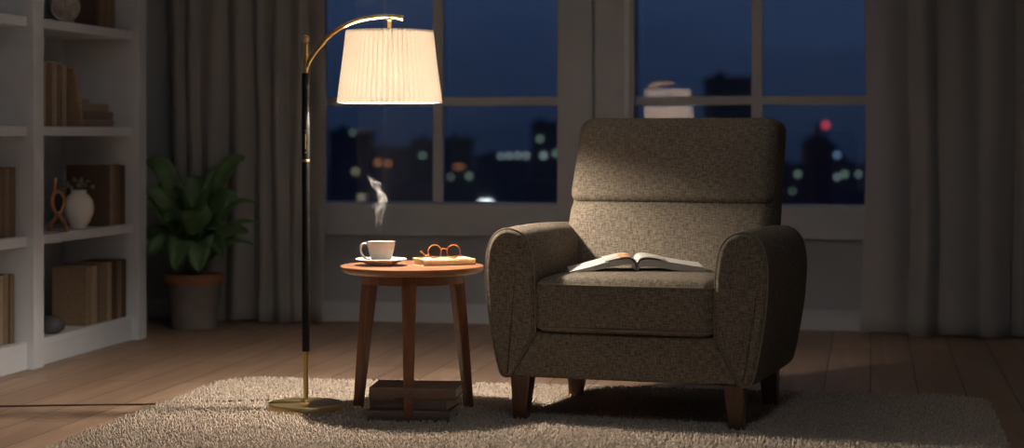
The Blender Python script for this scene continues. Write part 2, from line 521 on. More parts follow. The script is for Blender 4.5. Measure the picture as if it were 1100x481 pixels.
def window(n, x0, x1, cl, cr, tilt, tiltv=0.0):
    w = emp('window_%d' % n, ((x0 + x1) / 2, YB, GB)); w['kind'] = 'structure'
    ox, oy, oz = w.location

    def P(mb, name, m, bevel=0.004):
        mb.v = [(a - ox, b - oy, c - oz) for a, b, c in mb.v]
        o = mb.build(name, m, w, smooth=False, bevel=bevel)
        return o
    yc = YB - 0.035
    c = MB()
    c.box(cl, x0, yc, YB + 0.02, 0.456, GT + 0.12)
    c.box(x1, cr, yc, YB + 0.02, 0.456, GT + 0.12)
    c.box(x0, x1, yc, YB + 0.02, 0.456, GB - 0.028)
    c.box(x0, x1, yc, YB + 0.02, GT, GT + 0.12)
    P(c, 'casing', M['trim'])
    s = MB()
    s.loft([[(x, yc - 0.006, GB - 0.029), (x, YB + 0.06, GB - 0.029), (x, YB + 0.06, GB + 0.002), (x, YB - 0.01, GB), (x, yc - 0.006, GB - 0.008)] for x in (x0, x1)])
    P(s, 'window_sill', M['case'], 0.002)
    xm = (x0 + x1) / 2
    f = MB()
    f.box(xm - 0.0275, xm + 0.0275, YB + 0.012, YB + 0.06, GB, GT)
    f.box(x0, xm - 0.0275, YB + 0.016, YB + 0.056, 1.139, 1.185)
    f.box(xm + 0.0275, x1, YB + 0.016, YB + 0.056, 1.139, 1.185)
    P(f, 'muntins', M['trim'], 0.003)
    # one pane sheet behind the glazing bars, hung a hair out of square
    hw = (x1 - x0) / 2 - 0.002
    zm = (GB + GT) / 2
    R = Matrix.Translation((xm, YB + 0.105, zm)) @ Matrix.Rotation(tilt, 4, 'Z') @ Matrix.Rotation(tiltv, 4, 'X')
    g = MB().box(-hw, hw, 0, 0.0012, GB - zm + 0.001, GT - zm - 0.001, R)
    g.f = [g.f[2]]                     # a single sheet, so that there is one reflection
    P(g, 'glass_pane', M['pane'], 0)
    return w


w1 = window(1, W1[0], W1[1], W1[0] - 0.15, -1.411, 0.0)
w2 = window(2, W2[0], W2[1], -1.396, W2[1] + 0.15, math.radians(-2.4), math.radians(TV))
# strip down the left jamb of window_2, sky light painted into its pale colour
ws = MB().box(-1.243, -1.213, YB - 0.052, YB - 0.036, 0.64, GT)
ws.v = [(a - w2.location.x, b - w2.location.y, c - w2.location.z) for a, b, c in ws.v]
ws.build('jamb_strip', M['silver'], w2, smooth=False, bevel=0.004)


# ------------------------------------------------------------------ curtains
def curtain(name, x0, x1, y, fold, amp, m, seed, z0=0.006, z1=2.48, flare=0.0, thick=0.003):
    rnd = random.Random(seed)
    n = int((x1 - x0) / 0.008) + 1; k = 26
    ph = []; x = x0; a = 0.0
    knots = [x0]; amps = [amp * rnd.uniform(0.7, 1.2)]
    while knots[-1] < x1:
        knots.append(knots[-1] + fold * rnd.uniform(0.65, 1.4)); amps.append(amp * rnd.uniform(0.5, 1.25))
    vs = []; fs = []
    for j in range(k + 1):
        t = j / k; z = z0 + (z1 - z0) * t
        for i in range(n + 1):
            xx = x0 + (x1 - x0) * i / n
            q = 0
            while q < len(knots) - 2 and knots[q + 1] < xx: q += 1
            u = (xx - knots[q]) / (knots[q + 1] - knots[q])
            s = math.sin(PI * u) ** 1.4
            yy = y + amps[q] * (0.5 - s) * (1 + 0.15 * math.sin(3 * z + q * 2.1)) + 0.006 * math.sin(30 * xx + 2 * z)
            dx = 0.012 * math.sin(2.2 * z + q * 1.7) - flare * (1 - t) ** 2 * (1 - i / n)
            zz = z + (0.006 * math.sin(xx * 19) if j == 0 else 0)
            vs.append((xx + dx - (x0 + x1) / 2, yy - y, max(zz, 0.002)))
    for j in range(k):
        for i in range(n):
            a = j * (n + 1) + i
            fs.append((a, a + 1, a + n + 2, a + n + 1))
    mb = MB().add(vs, fs)
    o = mb.build(name, m)
    o.location = ((x0 + x1) / 2, y, 0)
    s = o.modifiers.new('thickness', 'SOLIDIFY'); s.thickness = thick
    return o


c1 = curtain('curtain', -3.66, -2.80, 9.52, 0.125, 0.060, M['curtain'], 4)
tag(c1, 'grey linen curtain hanging in folds left of the window, behind the potted plant', 'curtain')
c2 = curtain('curtain', 0.19, 1.05, 9.47, 0.15, 0.062, M['curtain'], 9)
tag(c2, 'heavy grey curtain in deep folds at the far right of the room', 'curtain')
c3 = curtain('sheer_curtain', -0.02, 0.30, 9.545, 0.17, 0.03, M['sheer'], 6, flare=0.035, thick=0.0008)
tag(c3, 'thin translucent sheer curtain along the right edge of the right-hand window', 'curtain')

# ------------------------------------------------------------------ added dome light on the ceiling, out of view, for soft overall fill
cl = emp('added_fill_light', (-.3, 3.6, HC))
tag(cl, 'added round fill light on the ceiling, out of view in the near half of the room', 'fill light')
MB().lathe([(0, -.03), (.26, -.03), (.275, -.024), (.28, -.001), (0, -.001)], 48).build('rim', M['case'], cl)
MB().lathe([(0, -.088), (.10, -.083), (.18, -.068), (.235, -.045), (.25, -.0305), (0, -.0305)], 48).build('glowing_dome', mat_emit('fill_light_glow', (.86, .93, 1.0), FILL_LIGHT), cl)

# ------------------------------------------------------------------ rug
RX0, RX1, RY0, RY1 = -2.53, 0.43, 5.25, 7.25


def rug():
    root = emp('rug', ((RX0 + RX1) / 2, (RY0 + RY1) / 2, 0))
    tag(root, 'cream deep pile rug under the armchair, side table and floor lamp', 'rug')
    ox, oy = root.location.x, root.location.y
    hx, hy, r = (RX1 - RX0) / 2, (RY1 - RY0) / 2, 0.16
    loop = []
    for cx, cy, a0 in ((hx - r, hy - r, 0), (-hx + r, hy - r, 90), (-hx + r, -hy + r, 180), (hx - r, -hy + r, 270)):
        for k in range(9):
            a = math.radians(a0 + k * 11.25)
            loop.append((cx + r * math.cos(a), cy + r * math.sin(a)))
    mb = MB().loft([[(x * s, y * s, z) for x, y in loop] for z, s in ((0.0005, 0.995), (0.006, 0.996), (0.0075, 0.99))])
    mb.build('backing', mat('rug_backing', (0.50, 0.44, 0.36), (0.36, 0.31, 0.25), rough=1, scale=200, bump=1), root)
    rg = np.random.default_rng(5)
    sp = 0.0092
    gx = np.arange(-hx, hx, sp); gy = np.arange(-hy, hy, sp)
    X, Y = np.meshgrid(gx, gy); X = X.ravel(); Y = Y.ravel()
    X = X + rg.uniform(-.5, .5, X.size) * sp; Y = Y + rg.uniform(-.5, .5, Y.size) * sp
    qx = np.maximum(np.abs(X) - (hx - r), 0); qy = np.maximum(np.abs(Y) - (hy - r), 0)
    keep = (np.hypot(qx, qy) < r + rg.uniform(-.008, .006, X.size))
    X = X[keep]; Y = Y[keep]; n = X.size
    az = rg.uniform(0, 2 * PI, n); lean = rg.uniform(0.002, 0.011, n)
    H = rg.uniform(0.012, 0.027, n); R0 = rg.uniform(0.0026, 0.0043, n)
    S = 4
    rings = [(0.004, 0.8, 0.0), (0.45, 1.05, 0.25), (0.8, 1.0, 0.75), (1.0, 0.55, 1.15)]
    V = np.zeros((n, len(rings) * S + 1, 3), np.float32)
    for k, (t, rr, l) in enumerate(rings):
        for s in range(S):
            a = az + 2 * PI * s / S + k * 0.5
            V[:, k * S + s, 0] = X + np.cos(az) * lean * l + np.cos(a) * R0 * rr
            V[:, k * S + s, 1] = Y + np.sin(az) * lean * l + np.sin(a) * R0 * rr
            V[:, k * S + s, 2] = np.maximum(H * t, 0.006)
    V[:, -1, 0] = X + np.cos(az) * lean * 1.35; V[:, -1, 1] = Y + np.sin(az) * lean * 1.35; V[:, -1, 2] = H * 1.03
    q = []
    for k in range(len(rings) - 1):
        for s in range(S):
            q.append((k * S + s, k * S + (s + 1) % S, (k + 1) * S + (s + 1) % S, (k + 1) * S + s))
    b = (len(rings) - 1) * S
    tr = [(b + s, b + (s + 1) % S, len(rings) * S) for s in range(S)]
    base = (np.arange(n) * (len(rings) * S + 1))[:, None, None]
    Q = (np.array(q)[None] + base).reshape(n, -1); T = (np.array(tr)[None] + base).reshape(n, -1)
    loops = np.concatenate([Q, T], 1).ravel().astype(np.int32)
    sizes = np.tile(np.array([4] * len(q) + [3] * len(tr), np.int32), n)
    starts = np.concatenate([[0], np.cumsum(sizes)[:-1]]).astype(np.int32)
    me = bpy.data.meshes.new('pile')
    me.vertices.add(V.shape[0] * V.shape[1]); me.vertices.foreach_set('co', V.ravel())
    me.loops.add(loops.size); me.loops.foreach_set('vertex_index', loops)
    me.polygons.add(sizes.size); me.polygons.foreach_set('loop_start', starts)
    me.polygons.foreach_set('use_smooth', np.ones(sizes.size, bool))
    me.update(calc_edges=True)
    me.materials.append(mat('rug_wool', (0.70, 0.59, 0.49), (0.40, 0.33, 0.26), rough=0.95, scale=90, detail=2, spec=0.1, sheen=0.1))
    o = bpy.data.objects.new('pile', me); COL.objects.link(o); o.parent = root; o['kind'] = 'stuff'


rug()

# ------------------------------------------------------------------ armchair
CH_A = math.radians(19)


def chair_to(u, v, w=0):
    "chair-local metres to world"
    X = 0.3955 + math.cos(CH_A) * u + math.sin(CH_A) * v
    Z = 6.478 - math.sin(CH_A) * u + math.cos(CH_A) * v
    return rw(X, Z, w)


def armchair():
    root = emp('armchair', chair_to(0, 0), TH - CH_A, KR)
    tag(root, 'grey-brown tweed armchair with rounded arms and short dark wooden legs', 'armchair')
    fb = M['fabric']
    V0, V1 = -0.06, 0.70
    prof = [(.405, .152), (.428, .150), (.447, .168), (.463, .23), (.478, .31), (.491, .40), (.498, .49), (.497, .56), (.486, .612),
            (.463, .648), (.430, .666), (.395, .664), (.358, .646), (.333, .607), (.320, .54), (.315, .45), (.314, .31)]

    def inset(P, d):
        n = len(P); R = []
        for i in range(n):
            t = (P[(i + 1) % n] - P[i - 1]).normalized()
            R.append(P[i] + Vector((-t.y, t.x)) * d)
        return R
    dense = [Vector((p.x, p.y)) for p in catmull([(a, b, 0) for a, b in prof], 4)]
    dense += [dense[-1].lerp(dense[0], k / 6) for k in range(1, 6)]
    for sg in (-1, 1):
        P = dense if sg == 1 else [Vector((-p.x, p.y)) for p in reversed(dense)]
        loops = []
        for v, d in ((V0 + .000, .016), (V0 + .0022, .010), (V0 + .007, .0045), (V0 + .014, .001), (V0 + .022, 0), (V0 + .15, -.003),
                     (0.2, -.004), (0.4, -.004), (0.6, -.002), (V1 - .03, 0), (V1 - .01, .008), (V1, .02)):
            dz = -0.012 * max(0, (v - 0.25)) / 0.45
            loops.append([(p.x, v, p.y + (dz if p.y > .5 else 0)) for p in inset(P, d)])
        a = MB().loft(loops).build('armrest', fb, root, uv=True)
        # piping round the front panel of the arm
        edge = [Vector((p.x, V0 + .010, p.y)) for p in inset(P, .0015)]
        MB().tube(edge, .0036, 6, closed=True).build('piping', M['piping'], a)
    # front rail, narrowing to the seat corners and body below the seat
    r = MB()
    tr = [(-.312, .312), (-.403, .1535), (.403, .1535), (.312, .312)]
    lo = []
    for v, d in ((V0 + .001, .010), (V0 + .004, .004), (V0 + .012, 0), (V1 - .02, 0)):
        ring = []
        for i in range(4):
            a = Vector(tr[i]); b = Vector(tr[(i + 1) % 4])
            for k in range(8): ring.append(a.lerp(b, k / 8))
        c = Vector((0, .232))
        lo.append([(c.x + (p.x - c.x) * (1 - d / .32), v, c.y + (p.y - c.y) * (1 - d / .08)) for p in ring])
    r.loft(lo).build('seat_base', fb, root, uv=True)
    # seat cushion

    def cushf(p):
        s = 1 - (p.x / .33) ** 4; q = 1 - ((p.y) / .31) ** 4
        if p.z > 0: p.z += 0.020 * max(s, 0) * max(q, 0)
        p.y -= 0.010 * (1 - (p.x / .33) ** 2) * (1 if p.y < 0 else 0) * (1 - abs(p.z) / .12)
        return p + Vector((0, .205, .402))
    cu = MB().rbox(.626, .56, .182, .036, 5, 14, cushf).build('seat_cushion', fb, root, uv=True)
    pf = []
    for zz in (.478, .328):
        pts = []
        for x, y in [(-.270, -.0755), (0, -.083), (.270, -.0755)]: pts.append((x, y + .0035, zz))
        arc1 = [(.270 + .040 * math.sin(a), -.034 - .040 * math.cos(a), zz) for a in (.4, .8, 1.2, 1.5)]
        arc0 = [(-x, y, z) for x, y, z in reversed(arc1)]
        line = [(-.3125, .35, zz)] + arc0 + catmull(pts, 8) + arc1 + [(.3125, .35, zz)]
        MB().tube(line, .0038, 6).build('piping', M['piping'], cu)

    # backrest: shell and two padded cushions with a seam between them
    def vb(w):
        return .455 + .42 * (w - .45)

    def lean(p, extra=0.0):
        return Vector((p.x, p.y + vb(p.z), p.z))

    def shellf(p):
        z = p.z + .60
        t = max(0, (z - .45) / .61)
        x = p.x * (1.045 - .045 * t)
        if z < .45: return Vector((x * .94, p.y + vb(.45) + .105, z))
        return Vector((x, p.y + vb(z) + .105 + .030 * t, z))
    MB().rbox(.765, .18 , .89, .045, 4, 18, shellf).build('back_shell', fb, root, uv=True)

    def padf(z0, z1, bulge, hx):
        def f(p):
            z = (z0 + z1) / 2 + p.z
            t = (z - .45) / .61
            x = p.x * (1.045 - .045 * t)
            k = (1 - (2 * p.z / (z1 - z0)) ** 4) * (1 - (p.x / hx) ** 6)
            y = p.y - (bulge * max(k, 0) if p.y < 0 else 0)
            return Vector((x, y + vb(z) + .055, z))
        return f
    MB().rbox(.752, .12, .335, .040, 5, 14, padf(.410, .745, .020, .376)).build('lower_back_cushion', fb, root, uv=True)
    MB().rbox(.768, .13, .322, .046, 5, 14, padf(.737, 1.050, .014, .379)).build('upper_back_cushion', fb, root, uv=True)
    # legs
    for (u, v) in ((-.38, 0), (.38, 0), (-.37, .62), (.37, .62)):
        du = .012 if u < 0 else -.012
        lg = MB()
        lg.loft([[(u - du * k + sx * h, v + sy * h, z) for sx, sy in ((-1, -1), (1, -1), (1, 1), (-1, 1))]
                 for z, h, k in ((-.002, .0235, .3), (.155, .036, -.3))])
        lg.build('leg', M['leg'], root, smooth=False, bevel=.004)


armchair()


# ------------------------------------------------------------------ floor lamp
def floor_lamp():
    X0, Z0 = -0.742, 6.80
    root = emp('floor_lamp', rw(X0, Z0), TH, KR)
    tag(root, 'tall black and brass floor lamp with a lit cream pleated shade on a curved arm', 'floor lamp')
    q = 6.8 / F

    def L(px, py): return ((px - 328.6) * q, 0, 1 - (py - 142) * q)
    br = M['brass']
    brd = mat('glare_dimmed_brass', (0.42, 0.29, 0.12), (0.33, 0.22, 0.085), rough=.42, metal=1, scale=60)  # the pole's brass darkened to hold down the bulb's highlight on the arm
    MB().lathe([(0, 0.0), (.134, 0.0), (.1365, .003), (.1365, .024), (.133, .0285), (.06, .0295), (.022, .031), (.018, .040), (0, .041)], 64).build('base', mat('turned_brass', (0.86, 0.66, 0.34), (0.74, 0.55, 0.26), rough=.36, metal=1, scale=200), root)
    lo = MB().lathe([(0, .03), (.0092, .03), (.0092, .215), (0, .215)], 20).build('lower_pole', br, root)
    po = MB().lathe([(0, .212), (.0135, .212), (.014, .215), (.014, 1.0), (.0145, 1.004), (.0145, 1.03), (.014, 1.034), (.014, 1.210), (.0125, 1.213), (0, 1.213)], 28).build('pole', M['black'], root)
    MB().lathe([(.0146, .893), (.0150, .895), (.0150, .901), (.0146, .903)], 28).build('ring', br, po)
    MB().box(-.0018, .0018, -.0155, -.0135, .938, .995).build('switch_slot', br, po, smooth=False, bevel=.0006)
    for z in (.927, 1.005):
        MB().lathe([(0, 0), (.0027, 0), (.0022, .0016), (0, .002)], 12, Matrix.Translation((0, -.0137, z)) @ Matrix.Rotation(PI / 2, 4, 'X')).build('screw', br, po)
    up = MB().lathe([(0, 1.205), (.0088, 1.205), (.0088, 1.318), (.0058, 1.320), (.0058, 1.323), (.0108, 1.3265), (.0140, 1.336), (.0118, 1.345), (.006, 1.3495), (0, 1.350)], 24).build('upper_pole', br, root)
    path = [L(329.5, 72), L(333, 64), (L(343, 50.5)), L(357, 35.8), L(375.6, 25), L(396.4, 19.2), L(417, 17.4), L(432, 19.3)]
    arm = MB().tube(catmull(path, 6), .0086, 14).build('arm', brd, root)
    e = Vector(path[-1])
    MB().tube([e - Vector((.005, 0, -.001)), e + Vector((.004, 0, -.0008))], .0102, 16).build('end_cap', brd, arm)
    xs = L(418.6, 0)[0]
    MB().lathe([(0, 1.345), (.0075, 1.345), (.0075, 1.40), (.010, 1.402), (.010, 1.407), (0, 1.408)], 16, Matrix.Translation((xs, 0, 0))).build('hanger', br, root)
    # pleated shade
    NP = 60; n = NP * 8
    zb, zt = 1.106, 1.366
    sh = MB()

    def rf(amp):
        return lambda a, k: 1 + amp * math.sin(a * NP) / 2
    rows = [(.1822, zb), (.1822, zb + .004), (.1800, zb + .02), (.166, (zb + zt) / 2), (.1525, zt - .012), (.1508, zt)]
    T = Matrix.Translation((xs, 0, 0))
    sh.lathe(rows, n, T, rf(.085))
    so = sh.build('shade', M['shade'], root)
    s = so.modifiers.new('thickness', 'SOLIDIFY'); s.thickness = .0012
    # scalloped rim bands
    for z, r0 in ((zb + .001, .1825), (zt - .001, .1512)):
        ring = [(xs + r0 * (1 + .017 * math.sin(a * NP)) * math.cos(a), r0 * (1 + .017 * math.sin(a * NP)) * math.sin(a), z) for a in [2 * PI * i / n for i in range(n)]]
        MB().tube(ring, .0016, 6, closed=True).build('rim', M['shade'], so)
    sp = MB()
    for k in range(3):
        a = k * 2 * PI / 3 + .4
        sp.tube([(xs, 0, 1.352), (xs + .1495 * math.cos(a), .1495 * math.sin(a), 1.362)], .0015, 6)
    sp.build('spider', br, so)
    zc = 1.185
    MB().lathe([(0, zc + .045), (.013, zc + .045), (.016, zc + .05), (.016, 1.30), (.007, 1.31), (.007, 1.35), (0, 1.35)], 18, T).build('lamp_holder', br, root)
    MB().lathe([(0, zc - .031), (.020, zc - .028), (.035, zc - .017), (.040, zc), (.036, zc + .018), (.020, zc + .04), (.013, zc + .05), (0, zc + .05)], 24, T).build('bulb', mat_emit('warm_bulb', (1, .87, .73), BULB), root)
    # cord: lies in the pile, then along the floor to the left
    inv = (Matrix.Translation(root.location) @ Matrix.Rotation(TH, 4, 'Z') @ Matrix.Scale(KR, 4)).inverted()
    wp = [rw(*(lambda d: ((289 - 550) / F * d, d))(6.83), .004)]
    pts = []
    for px, py, h in ((290, 429.6, .018), (270, 430.0, .0195), (250, 430.6, .0185), (232, 431, .017), (210, 431.6, .015), (185, 432.8, .012), (168, 433.6, .016), (158, 434.0, .012), (150, 434.2, .0045),
                      (110, 434.5, .0035), (60, 435.2, .0035), (0, 436.2, .0035), (-60, 437.4, .0035)):
        Z = (1 - h) * F / (py - 142)
        pts.append(inv @ cw((px - 550) / F * Z, Z, h))
    MB().tube(catmull(pts, 6), .0034, 8).build('power_cord', M['cord'], root, label='dark brown power cord')


floor_lamp()


# ------------------------------------------------------------------ side table
TX, TZ, TW = -0.3575, 6.75, 0.5255


def side_table():
    root = emp('side_table', rw(TX, TZ), TH, KR)
    tag(root, 'small round reddish wooden side table with splayed legs beside the armchair', 'side table')
    MB().lathe([(0, TW - .026), (.236, TW - .026), (.250, TW - .020), (.2575, TW - .012), (.2585, TW - .006), (.256, TW - .0012), (.250, TW), (0, TW)], 96).build('tabletop', M['top'], root)
    ap = MB()
    ri, ro = .165, .185
    ap.lathe([(ri, TW - .0610), (ro, TW - .0610), (ro, TW - .026), (ri, TW - .026), (ri, TW - .0610)], 64)
    ap.build('apron', M['walnut'], root)
    for k in range(3):
        a = -PI / 2 + k * 2 * PI / 3
        c, s = math.cos(a), math.sin(a)
        rt, rb = .175, .232
        loops = []
        for z, r, hx, hy in ((-.002, rb, .0150, .014), (.20, rb - (rb - rt) * .38, .0195, .0175), (.42, rb - (rb - rt) * .80, .0245, .020), (TW - .026, rt, .0270, .022)):
            L = []
            for sx, sy in ((-1, -1), (1, -1), (1, 1), (-1, 1)):
                t = sx * hx; rr = r + sy * hy
                L.append((c * rr - s * t, s * rr + c * t, z))
            loops.append(L)
        MB().loft(loops).build('leg', M['walnut'], root, smooth=False, bevel=.004)


side_table()


# ------------------------------------------------------------------ books
def book(name, L, D, T, cover, pages='z', loc=(0, 0, 0), rz=0.0, sc=1.0, rot=None, label=None, group=None):
    """lying book: length L along x (spine at -y), depth D along y, thickness T along z, origin at the middle of its underside"""
    root = emp(name, loc, rz, sc)
    if rot: root.rotation_euler = rot
    c = MB(); ct = .003
    # cover as a folded strip: bottom board, rounded spine, top board
    sec = [(D / 2, 0), (D / 2, ct)]
    inn = [(D / 2, ct), (-D / 2 + ct * 1.4, ct), (-D / 2 + ct * 1.1, T / 2), (-D / 2 + ct * 1.4, T - ct), (D / 2, T - ct)]
    outr = [(D / 2, T), (-D / 2 + .002, T), (-D / 2 - .001, T * .8), (-D / 2 - .002, T / 2), (-D / 2 - .001, T * .2), (-D / 2 + .002, 0), (D / 2, 0)]
    poly = inn + outr
    n = len(poly)
    vs = [(x, y, z) for x in (-L / 2, L / 2) for y, z in poly]
    fs = [(k, (k + 1) % n, n + (k + 1) % n, n + k) for k in range(n)]
    for o in (0, n):
        quads = [(0, 11, 10, 1), (1, 10, 9, 2)][:0]
        cap = [(11, 0, 1, 10), (10, 1, 9), (9, 1, 2, 8), (8, 2, 3, 7), (7, 3, 6), (6, 3, 4, 5)]
        fs += [tuple(i + o for i in (q if o == 0 else reversed(q))) for q in cap]
    c.add(vs, fs)
    c.build('cover', cover, root, smooth=False, bevel=.0008)
    MB().box(-L / 2 + .004, L / 2 - .004, -D / 2 + ct * 1.8, D / 2 - .004, ct, T - ct).build('page_block', M['pages'], root, smooth=False)
    if label: tag(root, label, 'book', group)
    return root


def cover_mat(i, c, r=0.75):
    return mat('book_cloth_%d' % i, c, tuple(x * .8 for x in c), rough=r, scale=50, bump=0.2)


# book on the side table: rotated so that its long edge runs with the photo's
x0, z0 = -.312, 6.70
ang = math.radians(21); BL_, BD_ = .194, .132
bc = x0 + BL_ / 2 * math.cos(ang) - BD_ / 2 * math.sin(ang), z0 + BL_ / 2 * math.sin(ang) + BD_ / 2 * math.cos(ang)
TB_H = .0215
book('hardback_book', BL_, BD_, TB_H, M['tan'], loc=rw(bc[0], bc[1], TW + .0003), rz=TH + ang, sc=KR,
     label='closed tan hardback book on the side table, under the glasses')

# three books under the table
for i, (dx, dz, a, L, D, c) in enumerate(((.0, .0, 2, .285, .20, (.19, .145, .115)), (.006, .006, -4, .272, .19, (.17, .125, .10)), (.012, -.002, 3, .300, .205, (.21, .135, .095)))):
    word = ('bottom', 'middle', 'top')[i]
    book('stacked_book', L, D, .0395, cover_mat(90 + i, c), loc=rw(-.345 + dx, 6.615 + dz, i * .0397), rz=TH + math.radians(a - 9), sc=KR,
         label='dark brown book at the %s of the stack on the rug under the side table' % word, group='books stacked on the rug')


# ------------------------------------------------------------------ cup and saucer
def cup_set():
    cx, cz = (409.5 - 550) / F * 6.74, 6.74
    base = rw(cx, cz, TW + .0003)
    s = emp('saucer', base, TH, KR)
    tag(s, 'white saucer under the steaming cup on the side table', 'saucer')
    MB().lathe([(0, .0), (.040, .0), (.043, .003), (.062, .010), (.082, .0175), (.0915, .0215), (.0925, .0235), (.0905, .0245), (.078, .0205),
                (.058, .0125), (.040, .0065), (.030, .005), (0, .005)], 64).build('dish', M['ceramic'], s)
    c = emp('teacup', rw(cx, cz, TW + .0068), TH, KR)
    c.scale.z = KR * 1.06
    tag(c, 'white cup of hot drink standing on the saucer, handle to the left', 'cup')
    MB().lathe([(0, 0), (.026, 0), (.028, .002), (.031, .007), (.037, .018), (.0435, .038), (.048, .056), (.0515, .0725), (.0515, .0745), (.0490, .0745),
                (.0465, .062), (.042, .042), (.036, .022), (.028, .010), (0, .008)], 56).build('bowl', M['ceramic'], c)
    path = [(-.0475, 0, .0640), (-.058, 0, .0665), (-.069, 0, .062), (-.0735, 0, .050), (-.071, 0, .036), (-.063, 0, .0235), (-.052, 0, .0145), (-.039, 0, .0135)]
    MB().tube(catmull(path, 6), .0042, 12).build('handle', M['ceramic'], c)
    MB().lathe([(0, .060), (.0455, .060), (.0462, .0615), (0, .0615)], 40).build('coffee', M['coffee'], c)
    return cx, cz


cupx, cupz = cup_set()


# steam: a real volume in a thin tapering plume above the cup
def steam():
    q = 6.74 / F
    pts = [(408, 260.5, .003), (408, 256.5, .004), (408.5, 250, .007), (407, 242, .014), (406.5, 233, .021), (407.5, 223, .026), (409.5, 213, .026), (407, 204, .026), (402, 196, .022), (395, 189, .010)]
    root = rw(cupx, cupz, TW + .0056 + .066)
    path = []
    for px, py, r in pts:
        path.append(Vector(((px - 409.5) * q, 0, (1 - (py - 142) * q) - (TW + .0716))))
    cp = catmull(path, 5); n = len(cp)
    rr = [pts[min(int(i / (n - 1) * (len(pts) - 1)), len(pts) - 2)][2] * (1 - (i / (n - 1) * (len(pts) - 1)) % 1) +
          pts[min(int(i / (n - 1) * (len(pts) - 1)) + 1, len(pts) - 1)][2] * ((i / (n - 1) * (len(pts) - 1)) % 1) for i in range(n)]
    rr = [max(r * 1.1, .003) for r in rr]
    m = bpy.data.materials.new('steam_vapour'); m.use_nodes = True
    m.cycles.volume_step_rate = 0.08
    t = m.node_tree; t.nodes.clear(); L = t.links.new
    o = N(t, 'ShaderNodeOutputMaterial'); pv = N(t, 'ShaderNodeVolumePrincipled')
    pv.inputs['Color'].default_value = (.97, .95, .93, 1); pv.inputs['Anisotropy'].default_value = 0.2
    co = N(t, 'ShaderNodeTexCoord')
    mpn = N(t, 'ShaderNodeMapping'); mpn.inputs['Scale'].default_value = (1, 1, .42); L(co.outputs['Object'], mpn.inputs[0])
    n0 = N(t, 'ShaderNodeTexNoise'); n0.inputs['Scale'].default_value = 22; n0.inputs['Detail'].default_value = 3; L(mpn.outputs[0], n0.inputs['Vector'])
    va = N(t, 'ShaderNodeVectorMath', operation='MULTIPLY_ADD'); va.inputs[1].default_value = (.13, .13, .10)
    L(n0.outputs['Color'], va.inputs[0]); L(mpn.outputs[0], va.inputs[2])
    n1 = N(t, 'ShaderNodeTexNoise'); n1.inputs['Scale'].default_value = 60; n1.inputs['Detail'].default_value = 3
    L(va.outputs[0], n1.inputs['Vector'])
    sb = N(t, 'ShaderNodeMath', operation='SUBTRACT'); sb.inputs[1].default_value = .5; L(n1.outputs['Fac'], sb.inputs[0])
    ab = N(t, 'ShaderNodeMath', operation='ABSOLUTE'); L(sb.outputs[0], ab.inputs[0])
    mr = N(t, 'ShaderNodeMapRange'); mr.inputs['From Min'].default_value = .0; mr.inputs['From Max'].default_value = .06
    mr.inputs['To Min'].default_value = 1; mr.inputs['To Max'].default_value = 0; L(ab.outputs[0], mr.inputs['Value'])
    pw = N(t, 'ShaderNodeMath', operation='POWER'); pw.inputs[1].default_value = 2.0; L(mr.outputs[0], pw.inputs[0])
    sx_ = N(t, 'ShaderNodeSeparateXYZ'); L(co.outputs['Object'], sx_.inputs[0])
    hz = N(t, 'ShaderNodeMapRange'); hz.inputs['From Min'].default_value = .0; hz.inputs['From Max'].default_value = .24
    hz.inputs['To Min'].default_value = 75; hz.inputs['To Max'].default_value = 22; L(sx_.outputs['Z'], hz.inputs['Value'])
    ba = N(t, 'ShaderNodeMath', operation='ADD'); ba.inputs[1].default_value = .35; L(pw.outputs[0], ba.inputs[0])
    mu = N(t, 'ShaderNodeMath', operation='MULTIPLY'); L(ba.outputs[0], mu.inputs[0]); L(hz.outputs[0], mu.inputs[1])
    L(mu.outputs[0], pv.inputs['Density']); L(pv.outputs[0], o.inputs['Volume'])
    r3 = random.Random(8); mb = MB()
    for k in range(13):
        ph = [r3.uniform(0, 2 * PI) for _ in range(6)]; am = r3.uniform(.35, 1.0)
        i0 = r3.randint(0, int(n * .35)) if k > 2 else 0
        i1 = n if k < 5 else r3.randint(int(n * .6), n)
        P_ = []; Q_ = []
        for i in range(i0, i1):
            t = i / (n - 1)
            ang_ = ph[0] + t * r3.choice((6, 6)) * (1 if k % 2 else -1.3) + math.sin(t * 17 + ph[1]) * .9
            rad = rr[i] * am * (.55 + .35 * math.sin(t * 23 + ph[2]))
            P_.append(cp[i] + Vector((math.cos(ang_) * rad, math.sin(ang_) * rad, .004 * math.sin(t * 31 + ph[3]))))
            e = min(1, (i - i0) / 5 + .15, (i1 - 1 - i) / 6 + .08)
            Q_.append((.0012 + .0030 * (.5 + .5 * math.sin(t * 19 + ph[4]))) * e * (.5 + t))
        mb.tube(catmull(P_, 3), [Q_[min(int(j / 3), len(Q_) - 1)] * (1 - (j / 3) % 1) + Q_[min(int(j / 3) + 1, len(Q_) - 1)] * ((j / 3) % 1) for j in range((len(P_) - 1) * 3 + 1)], 8)
    ob = mb.build('steam', m)
    ob.location = root; ob.rotation_euler = (0, 0, TH); ob.scale = (KR,) * 3
    tag(ob, 'thin wisp of steam rising from the white cup', 'steam', kind='stuff')


steam()


